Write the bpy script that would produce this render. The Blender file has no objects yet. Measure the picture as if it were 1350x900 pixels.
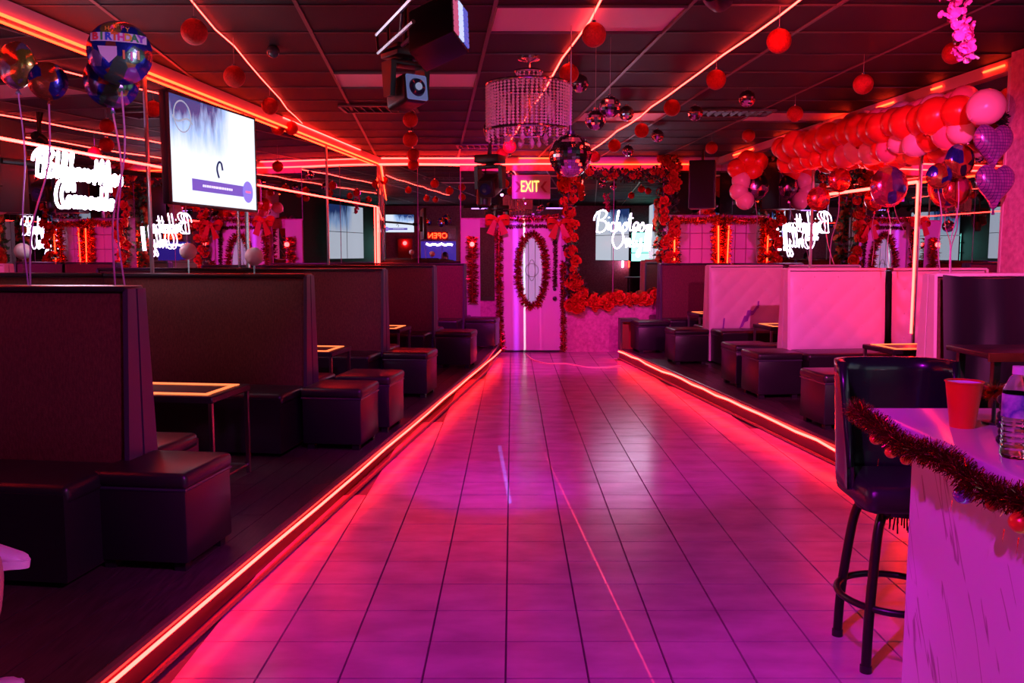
import bpy, bmesh, math, random
from math import sin, cos, pi, radians, atan2, sqrt, atan, tan
from mathutils import Vector, Matrix
S = bpy.context.scene
COL = S.collection
rng = random.Random(7)

# ------------------------------------------------------------------ camera, world, exposure
F = 1150.0; PITCH = radians(5.8); HC = 1.5
cd = bpy.data.cameras.new('camera'); cam = bpy.data.objects.new('camera', cd); COL.objects.link(cam)
cam.location = (0, 0, HC); cam.rotation_euler = (pi/2 - PITCH, 0, 0)
cd.sensor_width = 36; cd.lens = 36*F/1350; cd.clip_start = .02; cd.clip_end = 200
S.camera = cam
w = bpy.data.worlds.new('night'); S.world = w; w.use_nodes = True
w.node_tree.nodes['Background'].inputs[0].default_value = (.05, .01, .05, 1)
w.node_tree.nodes['Background'].inputs[1].default_value = .05
S.view_settings.view_transform = 'Standard'; S.view_settings.look = 'None'
S.view_settings.exposure = 0.38; S.view_settings.gamma = 1
S.cycles.use_denoising = True
S.cycles.max_bounces = 9; S.cycles.glossy_bounces = 7; S.cycles.diffuse_bounces = 3
S.cycles.transmission_bounces = 8; S.cycles.transparent_max_bounces = 8
S.cycles.caustics_reflective = False; S.cycles.caustics_refractive = False
S.cycles.sample_clamp_indirect = 4.0

LED_S = 34.0        # red strips
LAMPS = []          # added par lights: (location, target, colour, watts, cone degrees)

def ray(px, py):
    dx = (px-675)/F; u = -(py-450)/F
    return Vector((dx, cos(PITCH)+sin(PITCH)*u, -sin(PITCH)+cos(PITCH)*u))
def PZ(px, py, z):
    r = ray(px, py); t = (z-HC)/r.z; return Vector((r.x*t, r.y*t, z))
def PY(px, py, y):
    r = ray(px, py); t = y/r.y; return Vector((r.x*t, y, HC+r.z*t))
def PD(px, py, d):          # along the optical axis
    r = ray(px, py)*d; return Vector((r.x, r.y, HC+r.z))
YF = 13.27
SL, SR = .135, .12
def WL(y): return -2.03 - SL*(YF-y)
def WR(y): return 3.125 + SR*(YF-y)
def PLx(y): return -.17 if y > 12.35 else -.165 - .1185*(12.35-y)
def PRx(y): return 1.53 + .125*(12.225-y)
def CZ(y): return 3.02 - .012*(y-5)
PH = .15            # platform height

# ------------------------------------------------------------------ materials
MATS = {}
def mat(name, c=(.5,.5,.5), r=.5, m=0., e=None, es=0., bump=0., bs=50., var=None, vs=8., coat=0., trans=0., ior=1.45, alpha=1., kind='noise', stretch=None, spec=.5, sub=0, world=False):
    if name in MATS: return MATS[name]
    M = bpy.data.materials.new(name); M.use_nodes = True
    nt = M.node_tree; b = nt.nodes['Principled BSDF']; I = b.inputs
    I['Base Color'].default_value = (*c, 1); I['Roughness'].default_value = r; I['Metallic'].default_value = m
    I['Coat Weight'].default_value = coat; I['Transmission Weight'].default_value = trans; I['IOR'].default_value = ior
    I['Alpha'].default_value = alpha; I['Specular IOR Level'].default_value = spec
    if e: I['Emission Color'].default_value = (*e, 1); I['Emission Strength'].default_value = es
    if bump or var:
        tc = nt.nodes.new('ShaderNodeTexCoord'); mp = nt.nodes.new('ShaderNodeMapping')
        nt.links.new(nt.nodes.new('ShaderNodeNewGeometry').outputs['Position'] if world else tc.outputs['Object'], mp.inputs[0])
        if stretch: mp.inputs['Scale'].default_value = stretch
    if var:
        if kind == 'voronoi':
            n = nt.nodes.new('ShaderNodeTexVoronoi'); n.inputs['Scale'].default_value = vs
            sp = nt.nodes.new('ShaderNodeSeparateColor'); nt.links.new(n.outputs['Color'], sp.inputs[0]); out = sp.outputs[0]
        else:
            n = nt.nodes.new('ShaderNodeTexNoise'); n.inputs['Scale'].default_value = vs; n.inputs['Detail'].default_value = 5; out = n.outputs[0]
        nt.links.new(mp.outputs[0], n.inputs['Vector'])
        rp = nt.nodes.new('ShaderNodeValToRGB'); nt.links.new(out, rp.inputs[0])
        cols = var if isinstance(var[0], (tuple, list)) else [c, var]
        lo, hi = (.3, .7) if kind != 'voronoi' else (0., 1.)
        el = rp.color_ramp.elements
        for i, cc in enumerate(cols):
            ps = lo + (hi-lo)*i/max(1, len(cols)-1) if kind != 'voronoi' else i/len(cols)
            x = el[i] if i < 2 else el.new(ps)
            x.position = ps; x.color = (*cc, 1)
        if kind == 'voronoi': rp.color_ramp.interpolation = 'CONSTANT'
        nt.links.new(rp.outputs[0], I['Base Color'])
    if bump:
        n = nt.nodes.new('ShaderNodeTexNoise'); n.inputs['Scale'].default_value = bs; n.inputs['Detail'].default_value = 4
        nt.links.new(mp.outputs[0], n.inputs['Vector'])
        bp = nt.nodes.new('ShaderNodeBump'); bp.inputs['Strength'].default_value = bump; bp.inputs['Distance'].default_value = .01
        nt.links.new(n.outputs[0], bp.inputs['Height']); nt.links.new(bp.outputs[0], I['Normal'])
    MATS[name] = M
    return M

tile_m = mat('floor tile', (.50,.29,.38), .21, var=[(.40,.22,.30),(.58,.35,.45)], vs=3.2, bump=.05, bs=16, stretch=(1,1.9,1), world=True)
grout_m = mat('grout', (.10,.06,.07), .8)
plank_m = mat('dark plank', (.045,.03,.03), .38, var=[(.03,.02,.02),(.07,.045,.045)], vs=6, stretch=(12,1,1))
edge_m = mat('wood nosing', (.16,.07,.05), .35)
riser_m = mat('riser board', (.07,.025,.025), .5)
ceil_m = mat('black ceiling tile', (.009,.010,.013), .6, bump=.25, bs=160, var=[(.007,.008,.010),(.013,.014,.018)], vs=2, world=True, spec=.3)
grid_m = mat('ceiling runner', (.10,.085,.09), .4)
lens_m = mat('light diffuser', (.75,.68,.70), .45, bump=.2, bs=90)
mirror_m = mat('mirror', (.76,.76,.79), 0.0, 1.)
chrome_m = mat('chrome', (.72,.70,.72), .15, 1.)
steel_m = mat('brushed metal', (.40,.38,.40), .3, 1.)
black_m = mat('black plastic', (.014,.013,.016), .35)
blackmetal_m = mat('black metal', (.012,.011,.012), .32, .3)
vinyl_m = mat('black vinyl', (.014,.012,.016), .32, bump=.08, bs=220)
fabric_m = mat('brown fabric', (.11,.028,.020), .62, bump=.35, bs=330, var=[(.08,.020,.014),(.15,.040,.03)], vs=120, stretch=(1,1,.35))
piping_m = mat('navy piping', (.03,.03,.05), .3)
white_vinyl_m = mat('white vinyl', (.80,.72,.74), .38, bump=.05, bs=60)
pinkwall_m = mat('pink wall', (.60,.22,.34), .6, bump=.6, bs=38, var=[(.48,.15,.27),(.72,.32,.44)], vs=22)
darkwall_m = mat('dark wall', (.06,.02,.03), .7)
crown_m = mat('crown board', (.62,.42,.46), .5)
door_m = mat('white door', (.78,.70,.74), .4)
frame_m = mat('door frame', (.62,.52,.56), .45)
marble_m = None
def led(name, c, s): return mat(name, (.02,.02,.02), .5, e=c, es=s)
red_led = led('red strip', (1., .0145, .011), LED_S)
orange_led = led('orange strip', (1., .022, .005), LED_S*.50)
string_led = led('string of light', (1., .030, .022), 17)
inlay_m = led('table inlay', (1., .17, .05), 1.5)
neon_m = led('white neon', (.86,.76,1.), 14)
neon2_m = led('lilac neon', (.92,.70,1.), 8)
teal_led = led('teal strip', (.25,.95,.75), 3.0)
green_led = led('green strip', (.3,1.,.65), 5)
blue_led = led('blue diode', (.35,.35,1.), 5)
purple_led = led('purple diode', (.75,.2,1.), 4)
redlamp_m = led('red lamp', (1.,.03,.03), 14)
exit_led = led('exit letters', (1.,.55,.10), 2.2)
redball_m = mat('red glitter', (.52,.012,.008), .42, .5, bump=.8, bs=220, var=[(.35,.006,.004),(.62,.018,.010)], vs=90)
mball_m = mat('mirror tile', (.82,.80,.86), .06, 1.)
tinsel_m = mat('red tinsel', (.42,.02,.03), .22, .8)
tinsel2_m = mat('orange tinsel', (.75,.12,.03), .22, .8)
rose_m = mat('red rose', (.78,.035,.014), .6)
orangerose_m = mat('orange red rose', (.85,.08,.016), .6)
pinkflower_m = mat('pink blossom', (.80,.12,.42), .55)
leaf_m = mat('leaf', (.045,.08,.025), .5)
string_m = mat('string', (.35,.28,.32), .5)
ribbon_m = mat('ribbon', (.55,.35,.62), .3, .3)
redlatex_m = mat('red latex', (.80,.028,.018), .28)
pinklatex_m = mat('pink latex', (.85,.16,.28), .28)
palelatex_m = mat('pale pink latex', (.88,.42,.52), .28)
cup_m = mat('red plastic cup', (.75,.035,.012), .35)
cupin_m = mat('cup inside', (.80,.70,.74), .4)
cloth_m = mat('black cloth', (.006,.007,.012), .55)
skin_m = mat('skin', (.50,.27,.20), .5)
glass_m = mat('frosted glass', (.42,.55,.60), .25, bump=.5, bs=60, e=(.40,.62,.72), es=.22)  # faint glow put into the glass for light behind the door
clear_m = mat('clear plastic', (.95,.95,.97), .06, trans=1., ior=1.2)
crystal_m = mat('crystal', (.92,.70,.84), .22, .1)

# ------------------------------------------------------------------ mesh builder
class MB:
    def __init__(s): s.v = []; s.f = []; s.mi = []
    def add(s, vs, fs, mi=0):
        o = len(s.v); s.v += [tuple(q) for q in vs]
        for f in fs: s.f.append([i+o for i in f]); s.mi.append(mi)
        return s
    def box(s, c, d, M=None, bev=0, seg=2, mi=0):
        if bev:
            bm = bmesh.new(); bmesh.ops.create_cube(bm, size=1)
            for q in bm.verts: q.co = Vector((q.co.x*d[0], q.co.y*d[1], q.co.z*d[2]))
            bmesh.ops.bevel(bm, geom=bm.edges[:], offset=bev, segments=seg, affect='EDGES', profile=.5)
            vs = [q.co.copy() for q in bm.verts]; bm.verts.index_update(); fs = [[q.index for q in f.verts] for f in bm.faces]; bm.free()
        else:
            vs = [Vector((x*d[0]/2, y*d[1]/2, z*d[2]/2)) for x in (-1,1) for y in (-1,1) for z in (-1,1)]
            fs = [(0,1,3,2),(4,6,7,5),(0,4,5,1),(2,3,7,6),(0,2,6,4),(1,5,7,3)]
        c = Vector(c)
        vs = [(M @ q if M else q)+c for q in vs]
        return s.add(vs, fs, mi)
    def hexa(s, b, t, mi=0):     # bottom 4 points, top 4 points (ccw)
        return s.add(list(b)+list(t), [(3,2,1,0),(4,5,6,7),(0,1,5,4),(1,2,6,5),(2,3,7,6),(3,0,4,7)], mi)
    def tube(s, pts, r, n=6, closed=False, cap=True, mi=0):
        pts = [Vector(q) for q in pts]; N = len(pts); rs = r if isinstance(r, (list, tuple)) else [r]*N
        rings = []; up = None
        for i in range(N):
            a = pts[(i-1) % N] if (closed or i) else pts[0]; b = pts[(i+1) % N] if (closed or i < N-1) else pts[-1]
            t = (b-a).normalized() if (b-a).length > 1e-9 else Vector((0,0,1))
            if up is None: up = Vector((0,0,1)) if abs(t.z) < .9 else Vector((1,0,0))
            x = up.cross(t); x = x.normalized() if x.length > 1e-6 else t.orthogonal().normalized(); y = t.cross(x); up = y
            rings.append([pts[i]+(x*cos(2*pi*k/n)+y*sin(2*pi*k/n))*rs[i] for k in range(n)])
        fs = []
        for i in range(N if closed else N-1):
            j = (i+1) % N
            for k in range(n): fs.append((i*n+k, i*n+(k+1) % n, j*n+(k+1) % n, j*n+k))
        if cap and not closed: fs += [tuple(range(n))[::-1], tuple((N-1)*n+k for k in range(n))]
        return s.add([q for g in rings for q in g], fs, mi)
    def lathe(s, prof, n=24, c=(0,0,0), M=None, mi=0, cap=True):
        c = Vector(c); vs = []
        for r, z in prof:
            for k in range(n):
                q = Vector((r*cos(2*pi*k/n), r*sin(2*pi*k/n), z)); vs.append((M @ q if M else q)+c)
        fs = [(i*n+k, i*n+(k+1) % n, (i+1)*n+(k+1) % n, (i+1)*n+k) for i in range(len(prof)-1) for k in range(n)]
        if cap:
            if prof[0][0] > 1e-4: fs.append(tuple(range(n))[::-1])
            if prof[-1][0] > 1e-4: fs.append(tuple((len(prof)-1)*n+k for k in range(n)))
        return s.add(vs, fs, mi)
    def ball(s, c, r, n=16, m=10, sc=(1,1,1), mi=0, M=None):
        vs = [Vector((0,0,-1))]; fs = []
        for i in range(1, m):
            a = -pi/2+pi*i/m
            for k in range(n): vs.append(Vector((cos(a)*cos(2*pi*k/n), cos(a)*sin(2*pi*k/n), sin(a))))
        vs.append(Vector((0,0,1))); L = len(vs)-1
        for k in range(n):
            fs.append((0, 1+(k+1) % n, 1+k)); fs.append((L, 1+(m-2)*n+k, 1+(m-2)*n+(k+1) % n))
            for i in range(m-2): fs.append((1+i*n+k, 1+i*n+(k+1) % n, 1+(i+1)*n+(k+1) % n, 1+(i+1)*n+k))
        out = []
        for q in vs:
            q = Vector((q.x*r*sc[0], q.y*r*sc[1], q.z*r*sc[2])); out.append((M @ q if M else q)+Vector(c))
        return s.add(out, fs, mi)
    def mesh(s, name, mats, smooth=False):
        me = bpy.data.meshes.new(name); me.from_pydata(s.v, [], s.f)
        for m in (mats if isinstance(mats, (list, tuple)) else [mats]): me.materials.append(m)
        if any(s.mi): me.polygons.foreach_set('material_index', s.mi)
        if smooth:
            me.polygons.foreach_set('use_smooth', [True]*len(me.polygons))
            if smooth != 'all': me.set_sharp_from_angle(angle=radians(38))
        me.update(); return me
    def build(s, name, mats, parent=None, smooth=True, loc=None):
        return link(name, s.mesh(name, mats, smooth), parent, loc)
def link(name, me, parent=None, loc=None):
    o = bpy.data.objects.new(name, me); COL.objects.link(o)
    if parent: o.parent = parent
    if loc is not None: o.location = loc
    return o
def tag(o, label, cat, group=None):
    o['label'] = label; o['category'] = cat
    if group: o['group'] = group
    return o
def thing(name, label, cat, loc=(0,0,0), rz=0, group=None):
    o = bpy.data.objects.new(name, None); COL.objects.link(o); o.location = loc; o.rotation_euler = (0,0,rz); o.empty_display_size = .1
    return tag(o, label, cat, group)
def struct(o): o['kind'] = 'structure'; return o
def stuff(o): o['kind'] = 'stuff'; return o
def dup(root, loc=None, rz=None, label=None, group=None):
    def cp(o, par):
        c = o.copy(); COL.objects.link(c)
        if par: c.parent = par
        for ch in list(KIDS.get(o.name, [])) or [q for q in o.children]: cp(ch, c)
        return c
    KIDS = {}
    r = cp(root, None)
    if loc is not None: r.location = loc
    if rz is not None: r.rotation_euler = (0,0,rz)
    if label: r['label'] = label
    if group: r['group'] = group
    return r
def crm(pts, n=6, closed=False):     # catmull-rom
    P = [Vector(p) for p in pts]; N = len(P); out = []
    for i in range(N if closed else N-1):
        if closed: p0, p1, p2, p3 = P[i-1], P[i], P[(i+1) % N], P[(i+2) % N]
        else: p0, p1, p2, p3 = P[max(i-1,0)], P[i], P[i+1], P[min(i+2,N-1)]
        for k in range(n):
            t = k/n; out.append(.5*((2*p1)+(p2-p0)*t+(2*p0-5*p1+4*p2-p3)*t*t+(3*p1-p0-3*p2+p3)*t**3))
    if not closed: out.append(P[-1])
    return out
def textmesh(txt, size, depth=.002, bold=0.):
    cu = bpy.data.curves.new('lettering', 'FONT'); cu.body = txt; cu.size = size; cu.extrude = depth; cu.align_x = 'CENTER'; cu.align_y = 'CENTER'; cu.resolution_u = 3; cu.offset = bold*size
    o = bpy.data.objects.new('lettering', cu); COL.objects.link(o)
    dg = bpy.context.evaluated_depsgraph_get(); me = bpy.data.meshes.new_from_object(o.evaluated_get(dg))
    bpy.data.objects.remove(o); bpy.data.curves.remove(cu); return me
def tinsel(mb, path, rad, per_m, seed=1, wid=.004):
    R = random.Random(seed)
    for i in range(len(path)-1):
        a, b = Vector(path[i]), Vector(path[i+1]); L = (b-a).length
        t = (b-a).normalized(); x = t.orthogonal().normalized(); y = t.cross(x)
        for k in range(max(1, int(per_m*L))):
            p = a+(b-a)*R.random(); an = R.random()*2*pi
            d = (x*cos(an)+y*sin(an))+t*R.uniform(-.5,.5); l = rad*R.uniform(.6,1.15)
            s = (d.cross(t).normalized()*R.uniform(-.8,.8)+t*R.choice((-1,1))).normalized()*wid*R.uniform(.6,1.3); q = p+d*l; j = t*R.uniform(-1,1)*wid*2
            mb.add([p-s, p+s, q+s*.5+j, q-s*.5+j], [(0,1,2,3)])
    mb.tube(path, rad*.16, 5)
    return mb

# ------------------------------------------------------------------ floor with tiles
fl = struct(MB().box((.3,5,-.06), (12,18,.1)).build('floor', grout_m, smooth=False))
T = .2945
tile_me = MB().hexa([(-.1445,-.1445,-.01),(.1445,-.1445,-.01),(.1445,.1445,-.01),(-.1445,.1445,-.01)],
                    [(-.1432,-.1432,0),(.1432,-.1432,0),(.1432,.1432,0),(-.1432,.1432,0)]).mesh('tile', tile_m)
rest = MB()
for j in range(-3, 38):
    y = 2.956+T*(j+.5)
    if y > YF+.1: break
    for i in range(-14, 18):
        x = -.023+T*(i+.5)
        if y < 12.3 and (x < PLx(y)-.05 or x > PRx(y)+.05): continue
        if y >= 12.3 and (x < -.5 or x > 3.1): continue
        if 2.2 < y < 7.1 and abs(x/y) < .62:
            o = link('tile', tile_me, fl, (x, y, rng.uniform(-.0006,.0006)))
            o.rotation_euler = (rng.uniform(-.0014,.0014), rng.uniform(-.0014,.0014), 0)
        else:
            z = rng.uniform(-.0006,.0006)
            rest.hexa([(x+a*.1445,y+b*.1445,-.01) for a,b in ((-1,-1),(1,-1),(1,1),(-1,1))], [(x+a*.1432,y+b*.1432,z) for a,b in ((-1,-1),(1,-1),(1,1),(-1,1))])
stuff(rest.build('distant_tiles', tile_m, fl, False))
# rear floor behind the camera is plain
MB().box((.3,-1.2,-.006), (9.6,6.4,.01)).build('rear_tile_field', tile_m, fl, False)

# ------------------------------------------------------------------ platforms
def platform(name, edge, wall, y0, y1, side):
    st = struct(MB().hexa([(edge(y0),y0,0),(edge(y1),y1,0),(wall(y1),y1,0),(wall(y0),y0,0)][::side], [(edge(y0),y0,PH-.012),(edge(y1),y1,PH-.012),(wall(y1),y1,PH-.012),(wall(y0),y0,PH-.012)][::side]).build(name, riser_m, smooth=False))
    n = 12; W = abs(edge(y1)-wall(y1))
    L = y1-y0; nseg = 5
    for i in range(22):
        u0, u1 = i*.145+.035, (i+1)*.145+.031
        for k in range(nseg):
            off = (i % 3)*.6
            ya, yb = y0+L*k/nseg-off+.002, y0+L*(k+1)/nseg-off-.002
            if k == nseg-1: yb = y1
            ya = max(ya, y0)
            def X(u, y): return edge(y)-side*u
            if abs(X(u1,yb)-edge(yb)) > abs(wall(yb)-edge(yb)) or yb-ya < .1: continue
            ps = [(X(u1,ya),ya),(X(u0,ya),ya),(X(u0,yb),yb),(X(u1,yb),yb)][::side]
            MB().hexa([(a,b,PH-.012) for a,b in ps], [(a,b,PH) for a,b in ps]).build('plank', plank_m, st, False)
    ny = [y0+(y1-y0)*i/6 for i in range(7)]
    MB().tube([(edge(y)-side*.012, y, PH-.008) for y in ny], .02, 8).build('nosing', edge_m, st)
    MB().tube([(edge(y)+side*.012, y, .012) for y in ny], .013, 6).build('base_bead', edge_m, st)
    return st
platform('platform_left', PLx, WL, -.5, YF, 1)
platform('platform_right', PRx, WR, 2.9, 12.3, -1)

def strip(label, pts, material, wd=.007, n=4, name='led_strip', group=None):
    c = Vector(pts[0])
    return tag(MB().tube([Vector(p)-c for p in pts], wd, n).build(name, material, None, False, c), label, 'light strip', group)
R2 = random.Random(3)
strip('glowing red light strip along the front of the left seating platform', [(PLx(y)+.010, y, .115+R2.uniform(-.005,.005)) for y in [1.2+i*.7 for i in range(17)]], red_led, .009)
strip('wavy red light strip along the front of the right seating platform', [(PRx(y)-.010, y, .115+R2.uniform(-.012,.012)) for y in [3.2+i*.35 for i in range(27)]], red_led, .010)

# ------------------------------------------------------------------ ceiling
def hz(y): return CZ(y)
ce = struct(MB().add([(-5,-4,hz(-4)+.05),(6,-4,hz(-4)+.05),(6,YF,hz(YF)+.05),(-5,YF,hz(YF)+.05),(-5,-4,hz(-4)+.2),(6,-4,hz(-4)+.2),(6,YF,hz(YF)+.2),(-5,YF,hz(YF)+.2)], [(0,1,2,3),(7,6,5,4)]).build('ceiling', black_m, smooth=False))
CS = -.091        # the grid runs askew to the wall
def cx(u, y): return u-CS*(5.4-y)*-1 if False else u + CS*(y-5.4)
us = [-4.97,-3.75,-2.53,-1.31,-.09,1.11,2.02,2.93,4.15,5.37]
lit = {}
def cell(px, py):
    p = PZ(px, py, 3.0); return p.x - CS*(p.y-5.4), p.y
ys = [-3.9+.63*i for i in range(28)]
lights = []
for (px,py) in ((478,113),(850,22),(766,148),(1020,152),(545,250)):
    lights.append(cell(px,py))
seen = set()
spec = []
for u, y in lights[:4]:
    i = max(k for k in range(len(us)-1) if us[k] <= u); j = max(k for k in range(len(ys)-1) if ys[k] <= y)
    spec.append((i,j))
for i in range(len(us)-1):
    for j in range(len(ys)-1):
        y0, y1 = ys[j]+.008, min(ys[j+1]-.008, YF)
        a, b = us[i]+.008, us[i+1]-.008
        if y0 > YF: continue
        xm = cx((a+b)/2, (y0+y1)/2)
        if xm < WL((y0+y1)/2)-.9 or xm > WR((y0+y1)/2)+.9: continue
        if (i,j) in spec: continue
        ps = [(cx(a,y0),y0),(cx(b,y0),y0),(cx(b,y1),y1),(cx(a,y1),y1)]
        g = rng.uniform(0,.004)
        MB().hexa([(x,y,hz(y)+.004+g) for x,y in ps], [(x,y,hz(y)+.03) for x,y in ps]).build('ceiling_tile', ceil_m, ce, False)
for u in us:
    p = [(cx(u,y), y, hz(y)+.003) for y in (-3.9, YF)]
    MB().hexa([(p[0][0]-.013,p[0][1],p[0][2]-.006),(p[0][0]+.013,p[0][1],p[0][2]-.006),(p[1][0]+.013,p[1][1],p[1][2]-.006),(p[1][0]-.013,p[1][1],p[1][2]-.006)],
              [(p[0][0]-.013,p[0][1],p[0][2]+.03),(p[0][0]+.013,p[0][1],p[0][2]+.03),(p[1][0]+.013,p[1][1],p[1][2]+.03),(p[1][0]-.013,p[1][1],p[1][2]+.03)]).build('grid_runner', grid_m, ce, False)
for y in ys:
    if y > YF: continue
    MB().box((.3,y,hz(y)+.008), (9.6,.014,.02)).build('cross_runner', mat('cross runner',(.06,.05,.055),.45), ce, False)
LN = ['unlit white ceiling light panel beside the black moving head lamp', 'big unlit white ceiling light panel above the first red ball of the middle string',
      'unlit white ceiling light panel right behind the crystal chandelier', 'unlit white ceiling light panel above the red balloon garland']
for n, (i,j) in enumerate(spec):
    a, b, y0, y1 = us[i]+.012, us[i+1]-.012, ys[j]+.01, ys[j+1]-.01
    xm, ym = cx((a+b)/2,(y0+y1)/2), (y0+y1)/2
    t = thing('ceiling_light', LN[n] if n < 4 else 'unlit white ceiling light panel seen only in the wall mirrors', 'ceiling light', (xm, ym, hz(ym)), 0, 'unlit light panels over the rear of the room' if n >= 4 else None)
    ps = [(cx(a,y0),y0),(cx(b,y0),y0),(cx(b,y1),y1),(cx(a,y1),y1)]
    fr = MB(); q = [(x-xm,y-ym,hz(y)-hz(ym)) for x,y in ps]
    fr.tube([(x,y,z+.0) for x,y,z in q], .012, 4, True).build('frame', grid_m, t, False)
    MB().hexa([(x,y,z+.004) for x,y,z in q], [(x,y,z+.02) for x,y,z in q]).build('diffuser', lens_m, t, False)
def vent(px, py, label, w_=.75, d_=.4):
    p = PZ(px,py,3.0); t = thing('ceiling_vent', label, 'vent', (p.x,p.y,hz(p.y)-.004))
    MB().box((0,d_/2,-.004),(w_,.03,.016)).box((0,-d_/2,-.004),(w_,.03,.016)).box((w_/2,0,-.004),(.03,d_,.016)).box((-w_/2,0,-.004),(.03,d_,.016)).build('frame', grid_m, t, False)
    for k in range(9): MB().box((-w_/2+w_*(k+.5)/9,0,0),(.045,d_-.03,.004), Matrix.Rotation(.6,3,'Y')).build('slat', mat('vent slat',(.035,.028,.03),.5), t, False)
vent(500,139,'dark slatted air vent behind the light panel by the moving head lamp')
vent(968,144,'dark slatted air vent left of the light panel over the balloon garland')
vent(640,186,'dark slatted air vent between the moving head lamp and chandelier')
t = thing('security_camera', 'small dome security camera hanging from the left side of ceiling', 'camera', PD(360,62,6.4))
c0 = t.location
MB().lathe([(.05,.11),(.05,.09),(.016,.085),(.016,.0)],14).build('mount', black_m, t)
MB().ball((0,0,-.03),.048,16,10).build('dome', mat('dome plastic',(.05,.05,.07),.1), t)

# ------------------------------------------------------------------ walls with mirrors
def seg_wall(name, X, y0, y1, m, side, thick=.1):
    return struct(MB().hexa([(X(y0),y0,0),(X(y1),y1,0),(X(y1)+side*thick,y1,0),(X(y0)+side*thick,y0,0)][::-side], [(X(y0),y0,3.1),(X(y1),y1,3.1),(X(y1)+side*thick,y1,3.1),(X(y0)+side*thick,y0,3.1)][::-side]).build(name, m, smooth=False))
wl = seg_wall('wall_left', lambda y: WL(y)-.02, -3.5, YF+.1, darkwall_m, -1)
wr = seg_wall('wall_right', lambda y: WR(y)+.02, -3.5, YF+.1, darkwall_m, 1)
def mirrors(wall, X, cuts, z0, side):
    for a, b in zip(cuts, cuts[1:]):
        a += .006; b -= .006
        za, zb = CZ(a)-.1, CZ(b)-.1
        q = [(X(a),a),(X(b),b),(X(b)+side*.012,b),(X(a)+side*.012,a)][::-side]
        zz = {a: za, b: zb}
        MB().hexa([(x,y,z0) for x,y in q], [(x,y,zz[y]) for x,y in q]).build('mirror_pane', mirror_m, wall, False)
    for c in cuts[1:-1]:
        MB().box((X(c)-side*.004, c, (z0+CZ(c)-.1)/2),(.012,.03,CZ(c)-.1-z0)).build('mirror_joint', steel_m, wall, False)
mirrors(wl, WL, [2.6,4.9,7.0,8.75,11.1,YF], .2, -1)
mirrors(wr, WR, [6.9,8.11,10.25,YF], .2, 1)
for nm, X, y0, sd in (('trim_1', WL, -.5, 1), ('trim_2', WR, 6.7, -1)):
    ny = [y0, 3, 6.9, 10, YF] if sd == 1 else [6.7, 10, YF]
    st = None
    for a, b in zip(ny, ny[1:]):
        q = [(X(a),a),(X(a)+sd*.05,a),(X(b)+sd*.05,b),(X(b),b)][::sd]
        o = MB().hexa([(x,y,CZ(y)-.1) for x,y in q], [(x,y,CZ(y)-.002) for x,y in q])
        if st is None: st = struct(o.build(nm, crown_m, smooth=False))
        else: o.build('crown_board', crown_m, st, False)
strip('red light strip under the crown board of the left wall', [(WL(y)+.056,y,CZ(y)-.104) for y in [2.2+i*1.1 for i in range(11)]], orange_led, .011)
strip('second red light strip at the top of the left crown board, near the far corner', [(WL(y)+.06,y,CZ(y)-.014) for y in (9.6,10.8,12.3)], red_led, .007)
ORD6 = 'first second third fourth fifth sixth'.split()
for k,(a,b) in enumerate(((6.95,7.2),(7.75,7.9),(8.5,8.8),(9.35,9.75),(10.6,11.2),(11.9,12.6))):
    strip(ORD6[k]+' short lit length of orange light strip on the right crown board, from the pillar', [(WR(a)-.062,a,CZ(a)-.05),(WR(b)-.062,b,CZ(b)-.05)], orange_led, .009, group='lit lengths along the right crown board')
strip('long red light strip across the left wall mirrors at picture rail height', [(WL(y)+.012,y,2.19) for y in [2.8+i*1.04 for i in range(11)]], red_led, .008)
strip('upright red light strip in the far left corner of mirrors', [(WL(13.2)+.02,13.2,z) for z in (1.2,1.7,2.19)], red_led, .010)
strip('red light strip framing the right wall mirror, running level to an upright', [(WR(y)-.014,y,2.15+R2.uniform(-.006,.006)) for y in (10.2,9.6,9.0,8.5,8.14)]+[(WR(8.12)-.014,8.12,z) for z in (2.13,1.7,1.2,.75)], red_led, .013)

# far wall
wf = struct(MB().box((.3,YF+.08,1.55),(9.6,.12,3.1)).build('wall_far', pinkwall_m, smooth=False))
def fx(px): return PY(px,330,YF).x
def fz(py): return PY(675,py,YF).z
def fpanel(name, p0, p1, q0, q1, m, d=.012, z0=None, z1=None):
    a, b = fx(p0), fx(p1); lo = fz(q1) if z0 is None else z0; hi = fz(q0) if z1 is None else z1
    return MB().box(((a+b)/2, YF+.02-d/2, (lo+hi)/2),(b-a,d,hi-lo)).build(name, m, wf, False)
CB = CZ(YF)-.1
fpanel('mirror_pane', 497, 551, 0, 0, mirror_m, .012, .2, CB)
fpanel('mirror_pane', 552, 607, 0, 0, mirror_m, .012, .2, CB)
fpanel('mirror_pane', 608, 748, 225, 287, mirror_m)
fpanel('mirror_pane', 633, 652, 300, 396, mirror_m, .03)
fpanel('mirror_frame', 608, 633, 289, 460, frame_m, .03)
fpanel('mirror_pane', 750, 808, 225, 394, mirror_m)
fpanel('mirror_pane', 809, 873, 225, 394, mirror_m)
fpanel('mirror_pane', 874, 949, 225, 283, mirror_m)
pb = fpanel('lower_panel', 744, 876, 394, 463, pinkwall_m, .09)
for i in range(3):
    for k in range(8):
        a, b = fx(893+16*i), fx(893+16*(i+1))
        z0 = .15+.235*k
        MB().box(((a+b)/2,YF-.005,z0+.117),(b-a-.006,.04,.229),None,.006,1).build('wall_panel', mat('pink panel',(.72,.34,.45),.5), wf, False)
q = [(fx(497),YF-.03),(fx(950),YF-.03)]
st = struct(MB().box(((q[0][0]+q[1][0])/2,YF-.01,CB+.049),(q[1][0]-q[0][0],.06,.098)).build('trim_3', crown_m, smooth=False))
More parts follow.
